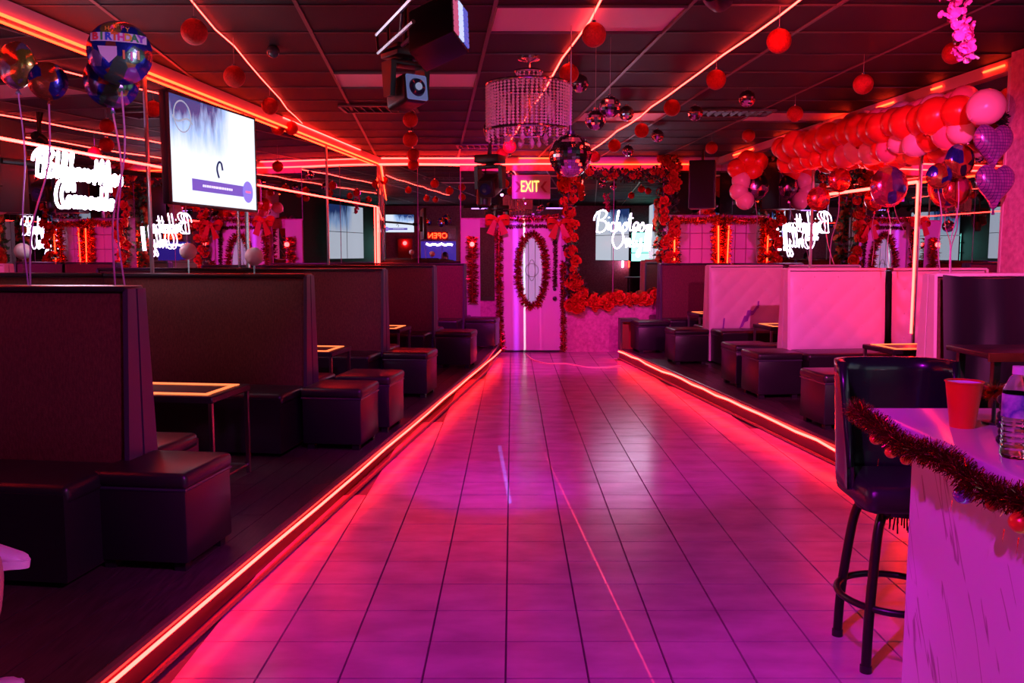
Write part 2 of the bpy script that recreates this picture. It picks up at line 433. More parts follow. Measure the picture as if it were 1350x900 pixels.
strip('upper red light strip along the crown board of the far wall', [(x,YF-.05,CZ(YF)-.018) for x in (-1.95,-1,-.1)], red_led, .008)
strip('upper red light strip above the exit sign', [(x,YF-.05,CZ(YF)-.018) for x in (.1,.5,.9)], orange_led, .008)
strip('lower red light strip along the crown board of the far wall', [(x,YF-.05,CB-.006+.006*sin(x*3)) for x in [-2+i*.4 for i in range(8)]], red_led, .010)
strip('lower red light strip over the rose garland', [(x,YF-.05,CB-.006) for x in (1.0,1.6,2.2,2.7)], orange_led, .009)

# door
def fp(px, py, d=0.): p = PY(px,py,YF); p.y -= d; return p
d0 = struct(MB().box(((fx(664)+fx(740))/2, YF-.01, fz(293)/2),(fx(740)-fx(664),.05,fz(293)),None,.004,1).build('door_1', door_m, smooth=False))
xa, xb, zt = fx(664), fx(740), fz(293)
MB().box((xa-.045,YF-.03,zt/2),(.09,.09,zt)).build('door_jamb', frame_m, d0, False)
MB().box((xb+.045,YF-.03,zt/2),(.09,.09,zt)).build('door_jamb', frame_m, d0, False)
MB().box(((xa+xb)/2,YF-.03,zt+.05),(xb-xa+.18,.09,.1)).build('door_head', frame_m, d0, False)
MB().box(((xa+xb)/2,YF-.05,.012),(xb-xa+.1,.12,.024)).build('threshold', black_m, d0, False)
oc = fp(701,356); ow, oh = .165, .50
el = [(oc.x+ow*cos(a), YF-.045, oc.z+oh*sin(a)) for a in [2*pi*k/32 for k in range(32)]]
g = MB(); g.add([(x,YF-.037,z) for x,y,z in el]+[(oc.x,YF-.037,oc.z)], [(k,(k+1)%32,32) for k in range(32)]); g.build('oval_glass', glass_m, d0, False)
MB().tube(el,.012,6,True).build('oval_frame', frame_m, d0)
lead = MB()
for s in (-.05,.05): lead.tube([(oc.x+s,YF-.04,oc.z-oh*.9),(oc.x+s,YF-.04,oc.z+oh*.9)],.004,4)
lead.tube([(oc.x+.1*cos(a),YF-.04,oc.z+.1*sin(a)) for a in [2*pi*k/16 for k in range(16)]],.004,4,True)
lead.tube([(oc.x+.1*cos(a)*.5,YF-.04,oc.z+.16*sin(a)) for a in [2*pi*k/16 for k in range(16)]],.004,4,True).build('leading', steel_m, d0)
MB().lathe([(.0,.06),(.028,.055),(.034,.03),(.014,.02),(.014,.0),(.03,0)],14,fp(731,393,.035),Matrix.Rotation(pi/2,3,'X')).build('door_knob', black_m, d0)
MB().lathe([(.0,.03),(.026,.028),(.026,.0)],14,fp(731,381,.035),Matrix.Rotation(pi/2,3,'X')).build('deadbolt', black_m, d0)
tn = MB(); tinsel(tn, [(x,y-.02,z) for x,y,z in [(oc.x+(ow+.05)*cos(a), YF-.05, oc.z+(oh+.05)*sin(a)) for a in [2*pi*k/28 for k in range(29)]]], .075, 520, 2, .008)
tag(tn.build('tinsel_wreath', tinsel_m, None, False), 'red tinsel wreath around the oval window of the white door', 'garland')
def tins(label, pts, rad, per, m=tinsel_m, seed=1, wid=.008, name='tinsel_garland', group=None):
    b = MB(); c = Vector(pts[0]); tinsel(b, [Vector(p)-c for p in pts], rad, per, seed, wid)
    return tag(b.build(name, m, None, False, c), label, 'garland', group)
tins('red tinsel strand hanging down the left door jamb', [fp(658,300,.12),fp(658,360,.12),fp(659,420,.12),fp(662,462,.12)], .07, 500, seed=3)
tins('red tinsel strand hanging down the right door jamb', [fp(742,345,.12),fp(742,400,.12),fp(742,462,.12)], .06, 500, seed=4)
tins('dark red tinsel strand across the top of the door frame', [fp(666,287,.12),fp(690,289,.12),fp(715,288,.12),fp(738,286,.12)], .055, 500, seed=5)
tins('dark tinsel strand along the top edge of the door leaf', [fp(668,299,.06),fp(700,298,.06),fp(730,299,.06)], .035, 500, mat('dark tinsel',(.10,.008,.012),.3,.6), 6)
tins('dark tinsel strand hanging inside the door beside the knob', [fp(731,300,.06),fp(732,340,.06),fp(731,378,.06)], .04, 500, MATS['dark tinsel'], 7)
tins('red tinsel strand hanging in the narrow pink panel left of the door', [fp(623,312,.1),fp(623,350,.1),fp(623,398,.1)], .10, 500, seed=8)
tins('orange tinsel column left of the pink tiled panel', [fp(887,288,.12),fp(887,320,.12),fp(887,362,.12)], .10, 520, tinsel2_m, 9, .011)
tins('orange tinsel column in the far right corner', [fp(943,288,.12),fp(943,320,.12),fp(943,362,.12)], .10, 520, tinsel2_m, 10, .011)
tins('orange tinsel strand over the pink tiled panel', [fp(884,289,.12),fp(915,292,.12),fp(946,287,.12)], .06, 520, tinsel2_m, 11, .01)
strip('orange red upright light strip within the tinsel column left of the tiled panel', [fp(886,298,.2),fp(886,360,.2)], orange_led, .010)
strip('orange red upright light strip within the tinsel column in the far right corner', [fp(943,298,.2),fp(943,360,.2)], orange_led, .010)
tag(MB().lathe([(.0,.0),(.035,.0),(.035,.03),(.0,.03)],14,(0,0,0),Matrix.Rotation(pi/2,3,'X')).build('red_lamp', redlamp_m, None, True, fp(623,322,.16)), 'small round glowing red lamp in the narrow panel left of door', 'lamp')
def bow(label, p, s):
    t = thing('ribbon_bow', label, 'bow', p)
    for sg in (-1,1):
        lp = MB(); pts = [(0,0,0),(sg*.5,-.12,.30),(sg*1.0,-.06,.22),(sg*1.0,.04,-.16),(sg*.5,.06,-.2),(0,0,0)]
        P = crm(pts,5); vs = [];
        for q in P: vs += [q*s+Vector((0,-.2*s,-.22*s)), q*s+Vector((0,.2*s,.22*s))]
        lp.add(vs, [(2*i,2*i+1,2*i+3,2*i+2) for i in range(len(P)-1)]).build('loop', mat('red ribbon',(.6,.02,.015),.4), t)
        tl = MB().add([(0,-.04,.05*s),(sg*.38*s,-.06,-.02*s),(sg*.95*s,-.05,-1.1*s),(sg*.32*s,-.05,-1.35*s)],[(0,1,2,3)]); tl.build('tail', MATS['red ribbon'], t)
    MB().ball((0,-.03,0),.2*s,10,8).build('knot', MATS['red ribbon'], t)
bow('red ribbon bow on the upper left corner of the door frame', fp(656,291,.2), .17)
bow('red ribbon bow on the upper right corner of the door frame', fp(736,296,.2), .17)

# exit sign
p = fp(700,247,.08); t = thing('exit_sign', 'exit sign with glowing orange letters on a pale panel above the door', 'sign', p)
MB().box((0,0,0),(fx(725)-fx(675),.06,.35),None,.01,2).build('housing', mat('sign plate',(.70,.42,.47),.45), t)
me = textmesh('EXIT', .235, .004); me.materials.clear(); me.materials.append(exit_led)
o = link('lettering', me, t, (-.02,-.036,.0)); o.rotation_euler = (pi/2,0,0); o.scale = (.58,1,1)
for sg in (-1,1):
    MB().add([(sg*.20,-.032,.08),(sg*.14,-.032,0),(sg*.20,-.032,-.08),(sg*.24,-.032,-.08),(sg*.18,-.032,0),(sg*.24,-.032,.08)],[(0,1,4,5),(1,2,3,4)]).build('arrow', mat('unlit arrow',(.45,.06,.10),.5), t, False)

# ------------------------------------------------------------------ neon lettering
ST = {
 'B': (1.5,[[(.0,1.2),(.15,1.75),(.6,2.2),(1.15,2.3),(1.5,2.0),(1.25,1.5),(.75,1.2),(1.3,1.1),(1.5,.6),(1.2,.1),(.7,-.1),(.3,.0)],[(.65,2.2),(.5,1.2),(.35,-.1)]]),
 'C': (1.2,[[(1.15,1.9),(.95,2.3),(.5,2.1),(.15,1.2),(.2,.3),(.6,-.1),(1.0,.05),(1.3,.5)]]),
 'O': (1.5,[[(.7,2.0),(.2,1.6),(.0,.8),(.3,.0),(.8,.0),(1.25,.7),(1.2,1.6),(.8,2.05),(.45,1.8)]]),
 'M': (1.5,[[(.0,-.1),(.25,1.2),(.4,2.2),(.55,1.2),(.75,.1),(.95,1.2),(1.15,2.2),(1.25,1.0),(1.3,-.7)]]),
 'a': (.8,[[(.65,.85),(.35,1.0),(.05,.5),(.2,.0),(.5,.2),(.65,.9),(.65,.2),(.9,.1)]]),
 'b': (.8,[[(.1,.6),(.4,2.1),(.25,2.2),(.1,1.0),(.1,.1),(.45,.0),(.6,.6),(.3,.8),(.8,.6)]]),
 'c': (.65,[[(.55,.8),(.3,1.0),(.05,.5),(.25,.0),(.7,.3)]]),
 'd': (.85,[[(.6,.8),(.3,1.0),(.05,.5),(.25,.0),(.55,.3),(.75,2.1),(.65,.3),(.9,.1)]]),
 'e': (.65,[[(.05,.5),(.5,.7),(.3,1.0),(.05,.5),(.3,.0),(.7,.3)]]),
 'f': (.6,[[(.0,.4),(.35,1.6),(.45,2.2),(.25,2.0),(.25,.5),(.25,-1.),(.45,-.8),(.35,.3),(.65,.5)]]),
 'h': (.8,[[(.0,.4),(.35,2.0),(.3,2.2),(.15,1.2),(.1,.0),(.35,.9),(.55,.8),(.5,.1),(.85,.2)]]),
 'i': (.4,[[(.0,.4),(.2,1.0),(.2,.2),(.45,.3)],[(.25,1.45),(.28,1.55)]]),
 'l': (.5,[[(.0,.4),(.4,1.8),(.35,2.2),(.15,1.4),(.2,.1),(.5,.3)]]),
 'm': (1.1,[[(.0,.4),(.15,1.0),(.15,.0),(.35,.95),(.5,.8),(.5,.0),(.75,.95),(.9,.8),(.85,.1),(1.15,.2)]]),
 'n': (.8,[[(.0,.4),(.15,1.0),(.15,.0),(.4,.95),(.58,.8),(.55,.1),(.85,.2)]]),
 'o': (.7,[[(.35,1.0),(.05,.5),(.25,.0),(.55,.4),(.4,1.0),(.75,.8)]]),
 's': (.6,[[(.0,.3),(.35,1.0),(.5,.4),(.25,.0),(.05,.15)]]),
 't': (.55,[[(.0,.5),(.3,2.0),(.2,.2),(.55,.2)],[(.02,1.35),(.55,1.45)]]),
 'y': (.75,[[(.0,.8),(.15,.2),(.4,.2),(.6,1.0),(.5,-.4),(.25,-1.0),(.1,-.6),(.75,.3)]]),
}
def neon(name, label, lines, o, ux, s, mtl, r, sz=None, back=.03):
    ux = Vector(ux).normalized(); n = ux.cross(Vector((0,0,1)))
    t = thing(name, label, 'sign', o)
    sz = sz or s; mts = []
    for text, ox, oz in lines:
        b = MB(); x = ox
        for ch in text:
            if ch == ' ': x += .6; continue
            wdt, sts = ST[ch]
            for stt in sts:
                pts = crm([Vector((x+a, 0, oz+c)) for a, c in stt], 4)
                b.tube([ux*(q.x*s)+Vector((0,0,q.z*sz)) for q in pts], r, 5)
            x += wdt
        b.build('glass_tube', mtl, t)
        for xx in (ox+.5, x-.6): MB().tube([ux*(xx*s)+Vector((0,0,(oz+.1)*sz)), ux*(xx*s)+Vector((0,0,(oz+.1)*sz))-n*back], .006, 5).build('standoff', chrome_m, t)
    return t
o = fp(783,305,.036)
neon('neon_sign', 'glowing neon script sign on the mirror right of the door', [('Bichotas',0,0),('Only',2.2,-1.75)], o, (1,0,.0), .128, neon2_m, .0075, .138, .02)
ya = 5.68
neon('neon_sign', 'large blown-out white neon script sign high on the left mirror', [('Bahfome',0,0),('Mas',6.5,-.1),('Comando',2.0,-2.5)], Vector((WL(ya)+.022,ya,2.0)), (SL,1,0), .099, neon_m, .0105, .076, .03)
strip('short white neon tube right of the script sign near the rose column', [fp(853,330,.08),fp(856,296,.08)], neon2_m, .035, name='neon_tube')

# ------------------------------------------------------------------ seating
def booth_mesh(L, front_m, name, label, loc, rz, z1=1.19, white=False):
    """local: x = 0 wall .. L aisle end ; y = 0 centre of the back ; z from the platform"""
    t = thing(name, label, 'booth bench', loc, rz)
    tb, tt = .13, .06
    c = MB()
    s = 1 if L > 0 else -1
    x0, x1 = (0, L) if L > 0 else (L, 0)
    xe = L
    # core, two padded faces, end boards
    c.hexa([(x0,-tb+.03,.03),(x1-.0,-tb+.03,.03),(x1,tb-.03,.03),(x0,tb-.03,.03)],[(x0,-tt+.03,z1-.015),(x1,-tt+.03,z1-.015),(x1,tt-.03,z1-.015),(x0,tt-.03,z1-.015)]).build('core', piping_m, t, False)
    for sg in (-1,1):
        p = MB(); n, m = (44, 26) if white else (9, 6)
        xi, xo = (x0+.0, x1-.014) if s > 0 else (x0+.014, x1)
        vs = []; hi = z1-.02; lo = .40
        for j in range(m+1):
            for i in range(n+1):
                u, v = i/n, j/m
                z = lo+(hi-lo)*v; yy = tb+(tt-tb)*(z/z1)
                puff = .018*(1-(2*u-1)**8)*(1-(2*v-1)**8)
                if white:
                    A, B = u*4, v*3.2; puff = (.010+.020*sqrt(abs(sin(pi*(A+B)/1.)*sin(pi*(A-B)/1.)))**.5*1.0)*(1-(2*u-1)**10)*(1-(2*v-1)**10)
                vs.append((xi+(xo-xi)*u, sg*(yy-.006+puff), z))
        fs = [(j*(n+1)+i, j*(n+1)+i+1, (j+1)*(n+1)+i+1, (j+1)*(n+1)+i) for j in range(m) for i in range(n)]
        if sg > 0: fs = [f[::-1] for f in fs]
        p.add(vs, fs); o = p.build('back_cushion', front_m, t)
        if white:
            for ia in range(0,9):
                for ib in range(0,7):
                    A, B = ia*.5, ib*.5
                    if (ia+ib) % 2 or not (0 < A < 4 and 0 < B < 3.2): continue
                    z = lo+(hi-lo)*B/3.2; yy = tb+(tt-tb)*(z/z1)
                    MB().ball((xi+(xo-xi)*A/4, sg*(yy+.006), z), .013, 8, 6, (1,.6,1)).build('button', front_m, o)
        # end panel pair
        e = MB(); a = xe-s*.012
        pts_b = [(a,sg*.008,.02),(xe+s*.012,sg*.008,.02),(xe+s*.012,sg*(tb+.012),.02),(a,sg*(tb+.012),.02)]
        pts_t = [(a,sg*.006,z1),(xe+s*.012,sg*.006,z1),(xe+s*.012,sg*(tt+.012),z1),(a,sg*(tt+.012),z1)]
        if sg*s < 0: pts_b, pts_t = pts_b[::-1], pts_t[::-1]
        e.hexa(pts_b, pts_t).build('end_panel', white_vinyl_m if white else mat('end vinyl',(.05,.04,.07),.4), t, False)
        # seat
        sd = .42
        MB().box(((x0+x1)/2, sg*(tb+sd/2), .21),(x1-x0-.02, sd, .36)).build('seat_base', vinyl_m, t, False)
        MB().box(((x0+x1)/2, sg*(tb+sd/2-.01), .385),(x1-x0, sd, .08),None,.028,3).build('seat_cushion', vinyl_m, t)
    MB().box(((x0+x1)/2,0,z1),(x1-x0,2*tt+.03,.025),None,.008,2).build('top_rail', white_vinyl_m if white else vinyl_m, t)
    return t
RL = -atan(SL); RR = atan(SR)
LB = [(3.93,-1.70,'nearest dark brown booth bench on the left, high back nearest the camera'),
      (6.2,-1.44,'second dark brown booth bench from the camera along the left wall'),
      (8.37,-1.22,'third dark brown booth bench from the camera along the left wall'),
      (10.5,-.93,'fourth dark brown booth bench from the camera along the left wall'),
      (12.55,-.68,'farthest dark brown booth bench on the left, next to the door panel')]
for y, xr, lb in LB:
    # wall point so that the bench, square to the wall, ends at (xr, y)
    c, s_ = cos(RL), sin(RL)
    L = (xr-WL(y))*1.0
    L = L/(c - s_*SL) if False else L/c*1.0 - .03
    loc = (xr-L*c, y-L*s_, PH)
    booth_mesh(L, fabric_m, 'booth_bench', lb, loc, RL)
# bench behind the camera that the visitor sits on
booth_mesh(1.5, fabric_m, 'booth_bench', 'dark brown booth bench under the seated visitor, left of the camera', (WL(1.55)+.02+.0,1.75,PH), RL)
RB = [(6.4,3.06,fabric_m,False,'nearest booth bench on the right, pale edged back under a black cloth'),
      (8.5,2.66,white_vinyl_m,True,'white tufted booth bench on the right, lit pink beside the upright red light'),
      (10.85,2.43,white_vinyl_m,True,'white tufted booth bench with purple stain, second from the far wall on the right'),
      (12.62,2.13,fabric_m,False,'dark brown booth bench on the right nearest the far wall')]
for y, xl, fm, wh, lb in RB:
    c, s_ = cos(RR), sin(RR)
    L = (WR(y)-xl)/c - .05
    loc = (xl+L*c, y+L*s_, PH)
    booth_mesh(-L, fm, 'booth_bench', lb, loc, RR, white=wh or y < 7)
def ott_mesh(dx=.44, dy=.44):
    t = thing('ottoman', '', 'ottoman')
    MB().box((0,0,.215),(dx-.02,dy-.02,.35),None,.012,2).build('body', vinyl_m, t)
    MB().box((0,0,.395),(dx,dy,.07),None,.026,3).build('cushion', vinyl_m, t)
    MB().tube([(-dx/2+.01,-dy/2+.01,.358),(dx/2-.01,-dy/2+.01,.358),(dx/2-.01,dy/2-.01,.358),(-dx/2+.01,dy/2-.01,.358)],.007,6,True).build('welt', piping_m, t)
    fm = MB().box((0,0,.02),(.05,.05,.04)).mesh('foot', black_m)
    for a in (-1,1):
        for b in (-1,1): link('foot', fm, t, (a*(dx/2-.06),b*(dy/2-.06),0))
    return t
OT = [(-1.36,3.56,1,'nearest black cube ottoman on the left, front corner by the lit platform edge'),
      (-1.02,5.85,1,'black cube ottoman at the end of the second left booth'),
      (-.91,6.45,1,'black cube ottoman tucked directly behind another one at the second left booth'),
      (-.78,8.02,1,'black cube ottoman at the end of the third left booth'),
      (-.475,10.13,1,'black cube ottoman at the end of the fourth left booth'),
      (-.23,12.2,1,'farthest black cube ottoman on the left, beside the door'),
      (2.266,7.97,-1,'black cube ottoman in front of the pink lit tufted booth, nearer of two'),
      (2.235,8.66,-1,'black cube ottoman just behind its twin by the pink lit tufted booth'),
      (1.957,10.45,-1,'black cube ottoman before the tufted booth with the purple stain'),
      (1.69,11.65,-1,'farthest black cube ottoman on the right platform'),
      (2.37,6.55,-1,'black cube ottoman half hidden behind the bar stool')]
proto = None
for x, y, sd, lb in OT:
    rz = RL if sd > 0 else RR
    off = Vector((-.22 if sd > 0 else .22, .22, 0)); off.rotate(Matrix.Rotation(rz,3,'Z'))
    p = Vector((x,y,PH))+off
    if proto is None: proto = ott_mesh(); proto.location = p; proto.rotation_euler = (0,0,rz); proto['label'] = lb; proto['group'] = 'black cube ottomans'
    else: dup(proto, p, rz, lb, 'black cube ottomans')
p = Vector((1.62,12.08,PH)); t = thing('cube_stool', 'small open fronted black cube by the far end of right platform', 'stool', (1.5,12.15,PH) if False else (1.63,12.16,.15))
MB().box((0,0,.42),(.26,.26,.04)).build('top', black_m, t, False)
for a in (-1,1): MB().box((a*.115,0,.2),(.03,.26,.4)).build('side_panel', black_m, t, False)
MB().box((0,.1,.2),(.2,.02,.4)).build('back_panel', mat('orange lit panel',(.45,.06,.02),.4), t, False)  # panel coloured red for the orange light inside the cube

# tables with lit edges between the benches
def table(loc, rz, W, D, h, label):
    t = thing('lit_table', label, 'table', loc, rz, 'low tables with glowing edges')
    MB().box((0,0,h),(W,D,.04),None,.006,1).build('tabletop', black_m, t)
    for sg in (-1,1): MB().box((0,sg*(D/2-.07),h+.022),(W-.1,.045,.006)).build('light_inlay', inlay_m, t, False)
    for sg in (-1,1): MB().box((sg*(W/2-.07),0,h+.022),(.03,D-.2,.006)).build('light_inlay', inlay_m, t, False)
    for a in (-1,1):
        for b in (-1,1): MB().box((a*(W/2-.02),b*(D/2-.02),h/2-.01),(.022,.022,h-.02)).build('leg', steel_m, t, False)
    MB().tube([(-W/2+.02,-D/2+.02,.05),(W/2-.02,-D/2+.02,.05),(W/2-.02,D/2-.02,.05),(-W/2+.02,D/2-.02,.05)],.008,4,True).build('stretcher', steel_m, t, False)
    return t
for y, xr, lb in ((5.06,-1.64,'low table with glowing orange edges behind the nearest left booth'),(7.25,-1.42,'low table with glowing orange edges behind the second left booth'),(9.4,-1.15,'low table with glowing orange edges behind the third left booth')):
    table((xr-.45*cos(RL),y-.45*sin(RL),PH),RL,.9,.5,.53,lb)
for y, xl, lb in ((7.45,3.1,'low table with glowing edges before the pink lit tufted booth'),(9.7,2.75,'low table with glowing edges before the tufted booth with the stain'),(11.7,2.4,'low table with glowing edges before the farthest right booth')):
    table((xl+.33,y,PH),RR,.62,.5,.53,lb)
# purple stain: a mark of its own on the tufted back
bt_ = [o for o in bpy.data.objects if o.get('label','').startswith('white tufted booth bench with purple')][0]
bpy.context.view_layer.update(); inv = bt_.matrix_world.inverted()
def stain(pts, wd):
    sm = MB(); P = [inv @ PY(px,py,10.735) for px,py in pts]
    for a, b in zip(P, P[1:]):
        u_ = Vector((0,0,wd)); sm.add([a-u_,b-u_,b+u_,a+u_],[(0,1,2,3)])
    return P, sm
sm = MB()
for pts, wd in ((((978,428),(985,418),(993,412),(1002,405)),.045),(((1002,405),(1003,398)),.02),(((953,433),(955,420)),.018),(((985,420),(990,411)),.05)):
    P = [inv @ PY(px,py,10.735) for px,py in pts]
    for a, b in zip(P, P[1:]):
        for sy in (0,): sm.add([(a.x-wd*.5,a.y,a.z-wd),(a.x+wd*.5,a.y,a.z-wd*.6),(b.x+wd*.5,b.y,b.z+wd*.5),(b.x-wd*.5,b.y,b.z+wd*.3)],[(0,1,2,3)])
for i_,v in enumerate(sm.v): sm.v[i_] = (v[0], -(.13-.07*v[2]/1.19)-.036, v[2])
for f in sm.f:
    q = MB(); q.add([sm.v[i] for i in f],[(0,1,2,3)]); q.build('stain', mat('purple stain',(.30,.06,.55),.5), bt_, False)

# black cloth over the nearest right bench
cl = MB(); n, m = 26, 14
R4 = random.Random(5)
def clothpt(u, v):
    x = 3.075+u*1.25; y = 6.24-.035*abs(sin(u*9+v*2.))*(.3+v)-.02*sin(u*23)-.0*v + (x-3.06)*.12 - .08*v
    return (x, y, 1.345-v*(1.05) - (.03*sin(u*5) if v == 0 else 0))
vs = [clothpt(i/n, j/m) for j in range(m+1) for i in range(n+1)]
cl.add(vs, [(j*(n+1)+i, (j+1)*(n+1)+i, (j+1)*(n+1)+i+1, j*(n+1)+i+1) for j in range(m) for i in range(n)])
tag(cl.build('draped_cloth', cloth_m, None, 'all'), 'black cloth draped down the back of nearest right booth', 'cloth')
t = thing('side_table', 'dark table with glittering edge before the black draped booth', 'table', (3.35,5.3,0))
MB().box((0,0,.9),(1.15,.5,.035),None,.008,2).build('tabletop', black_m, t)
MB().box((0,-.26,.895),(1.15,.02,.05)).build('edge_trim', mat('copper glitter',(.30,.10,.05),.35,.8,bump=1.,bs=300), t, False)
for a in (-.5,.5):
    for b in (-.2,.2): MB().box((a,b,.44),(.04,.04,.88)).build('leg', black_m, t, False)

# ------------------------------------------------------------------ bar, stool, cup, bottle
def marble():
    M = bpy.data.materials.new('white marble'); M.use_nodes = True; nt = M.node_tree; b = nt.nodes['Principled BSDF']; L = nt.links.new
    tc = nt.nodes.new('ShaderNodeTexCoord')
    def noise(rot, scl, scale, det, dist=0.):
        mp = nt.nodes.new('ShaderNodeMapping'); m0 = nt.nodes.new('ShaderNodeMapping'); m0.inputs['Rotation'].default_value = (rot,0,0); mp.inputs['Scale'].default_value = scl
        nz = nt.nodes.new('ShaderNodeTexNoise'); nz.inputs['Scale'].default_value = scale; nz.inputs['Detail'].default_value = det; nz.inputs['Distortion'].default_value = dist
        L(tc.outputs['Object'],m0.inputs[0]); L(m0.outputs[0],mp.inputs[0]); L(mp.outputs[0],nz.inputs['Vector']); return nz.outputs[0]
    a = noise(radians(24),(1,7,.75),2.3,2,.25); g = noise(radians(24),(1,3,1.6),3.1,2)
    m1 = nt.nodes.new('ShaderNodeMath'); m1.operation = 'SUBTRACT'; m1.inputs[1].default_value = .5; L(a,m1.inputs[0])
    m2 = nt.nodes.new('ShaderNodeMath'); m2.operation = 'ABSOLUTE'; L(m1.outputs[0],m2.inputs[0])
    gr = nt.nodes.new('ShaderNodeMapRange'); gr.inputs[1].default_value = .42; gr.inputs[2].default_value = .54; gr.inputs[3].default_value = .12; gr.inputs[4].default_value = 0; L(g,gr.inputs[0])
    m3 = nt.nodes.new('ShaderNodeMath'); L(m2.outputs[0],m3.inputs[0]); L(gr.outputs[0],m3.inputs[1])
    rp = nt.nodes.new('ShaderNodeValToRGB'); e = rp.color_ramp.elements
    e[0].position = 0; e[0].color = (.30,.20,.27,1); e[1].position = .02; e[1].color = (.70,.60,.74,1)
    L(m3.outputs[0],rp.inputs[0]); L(rp.outputs[0],b.inputs['Base Color']); b.inputs['Roughness'].default_value = .4; return M
marble_m = marble()
bt = thing('bar_counter', 'white marble bar counter in the right foreground', 'counter', (1.025,2.52,0))
MB().box((.42,-2.0,1.03),(.84,4.0,.04),None,.012,2).build('countertop', mat('counter top',(.72,.60,.66),.16), bt)
MB().box((.135,-2.02,.505),(.03,3.9,1.01)).build('front_panel', marble_m, bt, False)
MB().box((.47,-.085,.505),(.64,.03,1.01)).build('end_panel', marble_m, bt, False)
MB().box((.47,-2.05,.45),(.62,3.9,.9)).build('carcass', black_m, bt, False)
strip('green light strip at the foot of the bar counter', [(1.135,2.41,.03),(1.135,1.6,.03),(1.135,.6,.03)], green_led, .012)
# tinsel garland along the counter edge
gp = [(1.75,2.545,.99),(1.4,2.55,.98),(1.14,2.55,.995),(1.02,2.52,1.0),(1.005,2.36,.995),(1.002,2.15,.975),(1.0,1.95,.99),(1.0,1.78,.965),(1.0,1.58,.985),(1.0,1.3,.97),(1.0,1.0,.98),(1.0,.6,.98)]
gp = [(x-.012,y+.006,z+(.042 if x < 1.1 else -.01)) for x,y,z in gp]
t = thing('tinsel_garland', 'thick dark red tinsel garland along the edge of the bar counter', 'garland', gp[0])
g = MB(); tinsel(g, [Vector(q)-Vector(gp[0]) for q in crm(gp,4)], .036, 5200, 21, .0019); g.build('tinsel', mat('wine tinsel',(.30,.03,.03),.16,.9), t, False)
for (x,y,z,m_,r) in ((.985,1.86,.975,'purple',.022),(.982,1.74,.985,'red',.012),(.978,1.63,.985,'orange',.024),(.985,2.32,1.0,'orange',.018),(.985,2.14,.985,'orange',.014),(.982,2.22,.985,'orange',.016)):
    MB().ball(Vector((x,y,z))-Vector(gp[0]),r,12,8,(1,1,.9)).build('bauble', {'purple':mat('purple bauble',(.30,.10,.55),.15,.7),'red':redball_m,'orange':mat('orange bauble',(.75,.10,.02),.3,.3)}[m_], t)
R5 = random.Random(8)
fr = MB()
for k in range(14):
    y = R5.uniform(1.2,2.3); l = R5.uniform(.02,.045); fr.add([(.985,y-.002,.95),(.985,y+.002,.95),(.983,y+.002,.95-l)],[(0,1,2)])
o = stuff(fr.build('hanging_strands', MATS['wine tinsel'], t, False)); o.location = -Vector(gp[0])
# cup
cp = PD(1268,569,2.27); cp.z = 1.05
t = thing('plastic_cup', 'red plastic cup standing on the bar counter', 'cup', cp)
MB().lathe([(.030,.0),(.0445,.115),(.0445,.119)],32,cap=False).add([],[]).lathe([(.0,.001),(.030,.001)],32,cap=False).build('body', cup_m, t)
MB().lathe([(.0,.004),(.029,.004),(.0435,.116)],32,cap=False).build('inner_wall', cupin_m, t)
MB().tube([(.0455*cos(2*pi*k/32),.0455*sin(2*pi*k/32),.119) for k in range(32)],.0022,6,True).build('rim', cup_m, t)
bp_ = PD(1338,600,1.93); bp_.z = 1.05
t = thing('water_bottle', 'clear plastic water bottle on the bar counter at the picture edge', 'bottle', bp_)
pr = [(.0,.004),(.026,.0),(.031,.006)]
for k in range(6): pr += [(.0315,.014+k*.012),(.0292,.020+k*.012)]
pr += [(.0315,.09),(.0315,.145),(.029,.155),(.018,.178),(.0125,.186),(.0125,.196)]
MB().lathe(pr,28).build('body', clear_m, t)
MB().lathe([(.0318,.092),(.0318,.143)],28,cap=False).build('label', mat('bottle wrap',(.35,.40,.62),.3,var=[(.75,.65,.75),(.08,.10,.35),(.75,.7,.78)],vs=16), t)
MB().lathe([(.0145,.186),(.0145,.203),(.0,.203)],20).build('cap', mat('white cap',(.75,.68,.75),.4), t)
t = thing('bead_string', 'string of black beads lying behind the water bottle', 'beads', (PD(1320,577,2.05).x,PD(1320,577,2.05).y,1.05))
for k in range(6): MB().ball((.004*sin(k*2),.0,.014+k*.019),.012,10,8).build('bead', black_m, t)
c_ = PD(1312,508,2.3)
t = thing('tinsel_centrepiece', 'orange red tinsel spray on the bar behind the water bottle', 'decoration', (c_.x,c_.y,1.05))
g = MB()
for k in range(420):
    d = Vector((R5.gauss(0,1),R5.gauss(0,1),R5.gauss(0,1))).normalized(); l = R5.uniform(.02,.045); s = d.orthogonal().normalized()*.002
    o_ = Vector((0,0,.085)); g.add([o_-s,o_+s,o_+d*l],[(0,1,2)])
g.build('tinsel', tinsel2_m, t, False); MB().tube([(0,0,0),(0,0,.09)],.005,6).lathe([(.0,.0),(.028,.0),(.028,.006),(.0,.008)],12).build('stand', black_m, t)
# bar stool
sx, sy = 1.43, 3.15
t = thing('bar_stool', 'black bar stool with a high curved back beside the bar counter', 'stool', (sx,sy,0), radians(-2))
# (seat opens toward the counter: the back is on the left/far side)
n, m = 28, 9; sh = MB(); vs = []
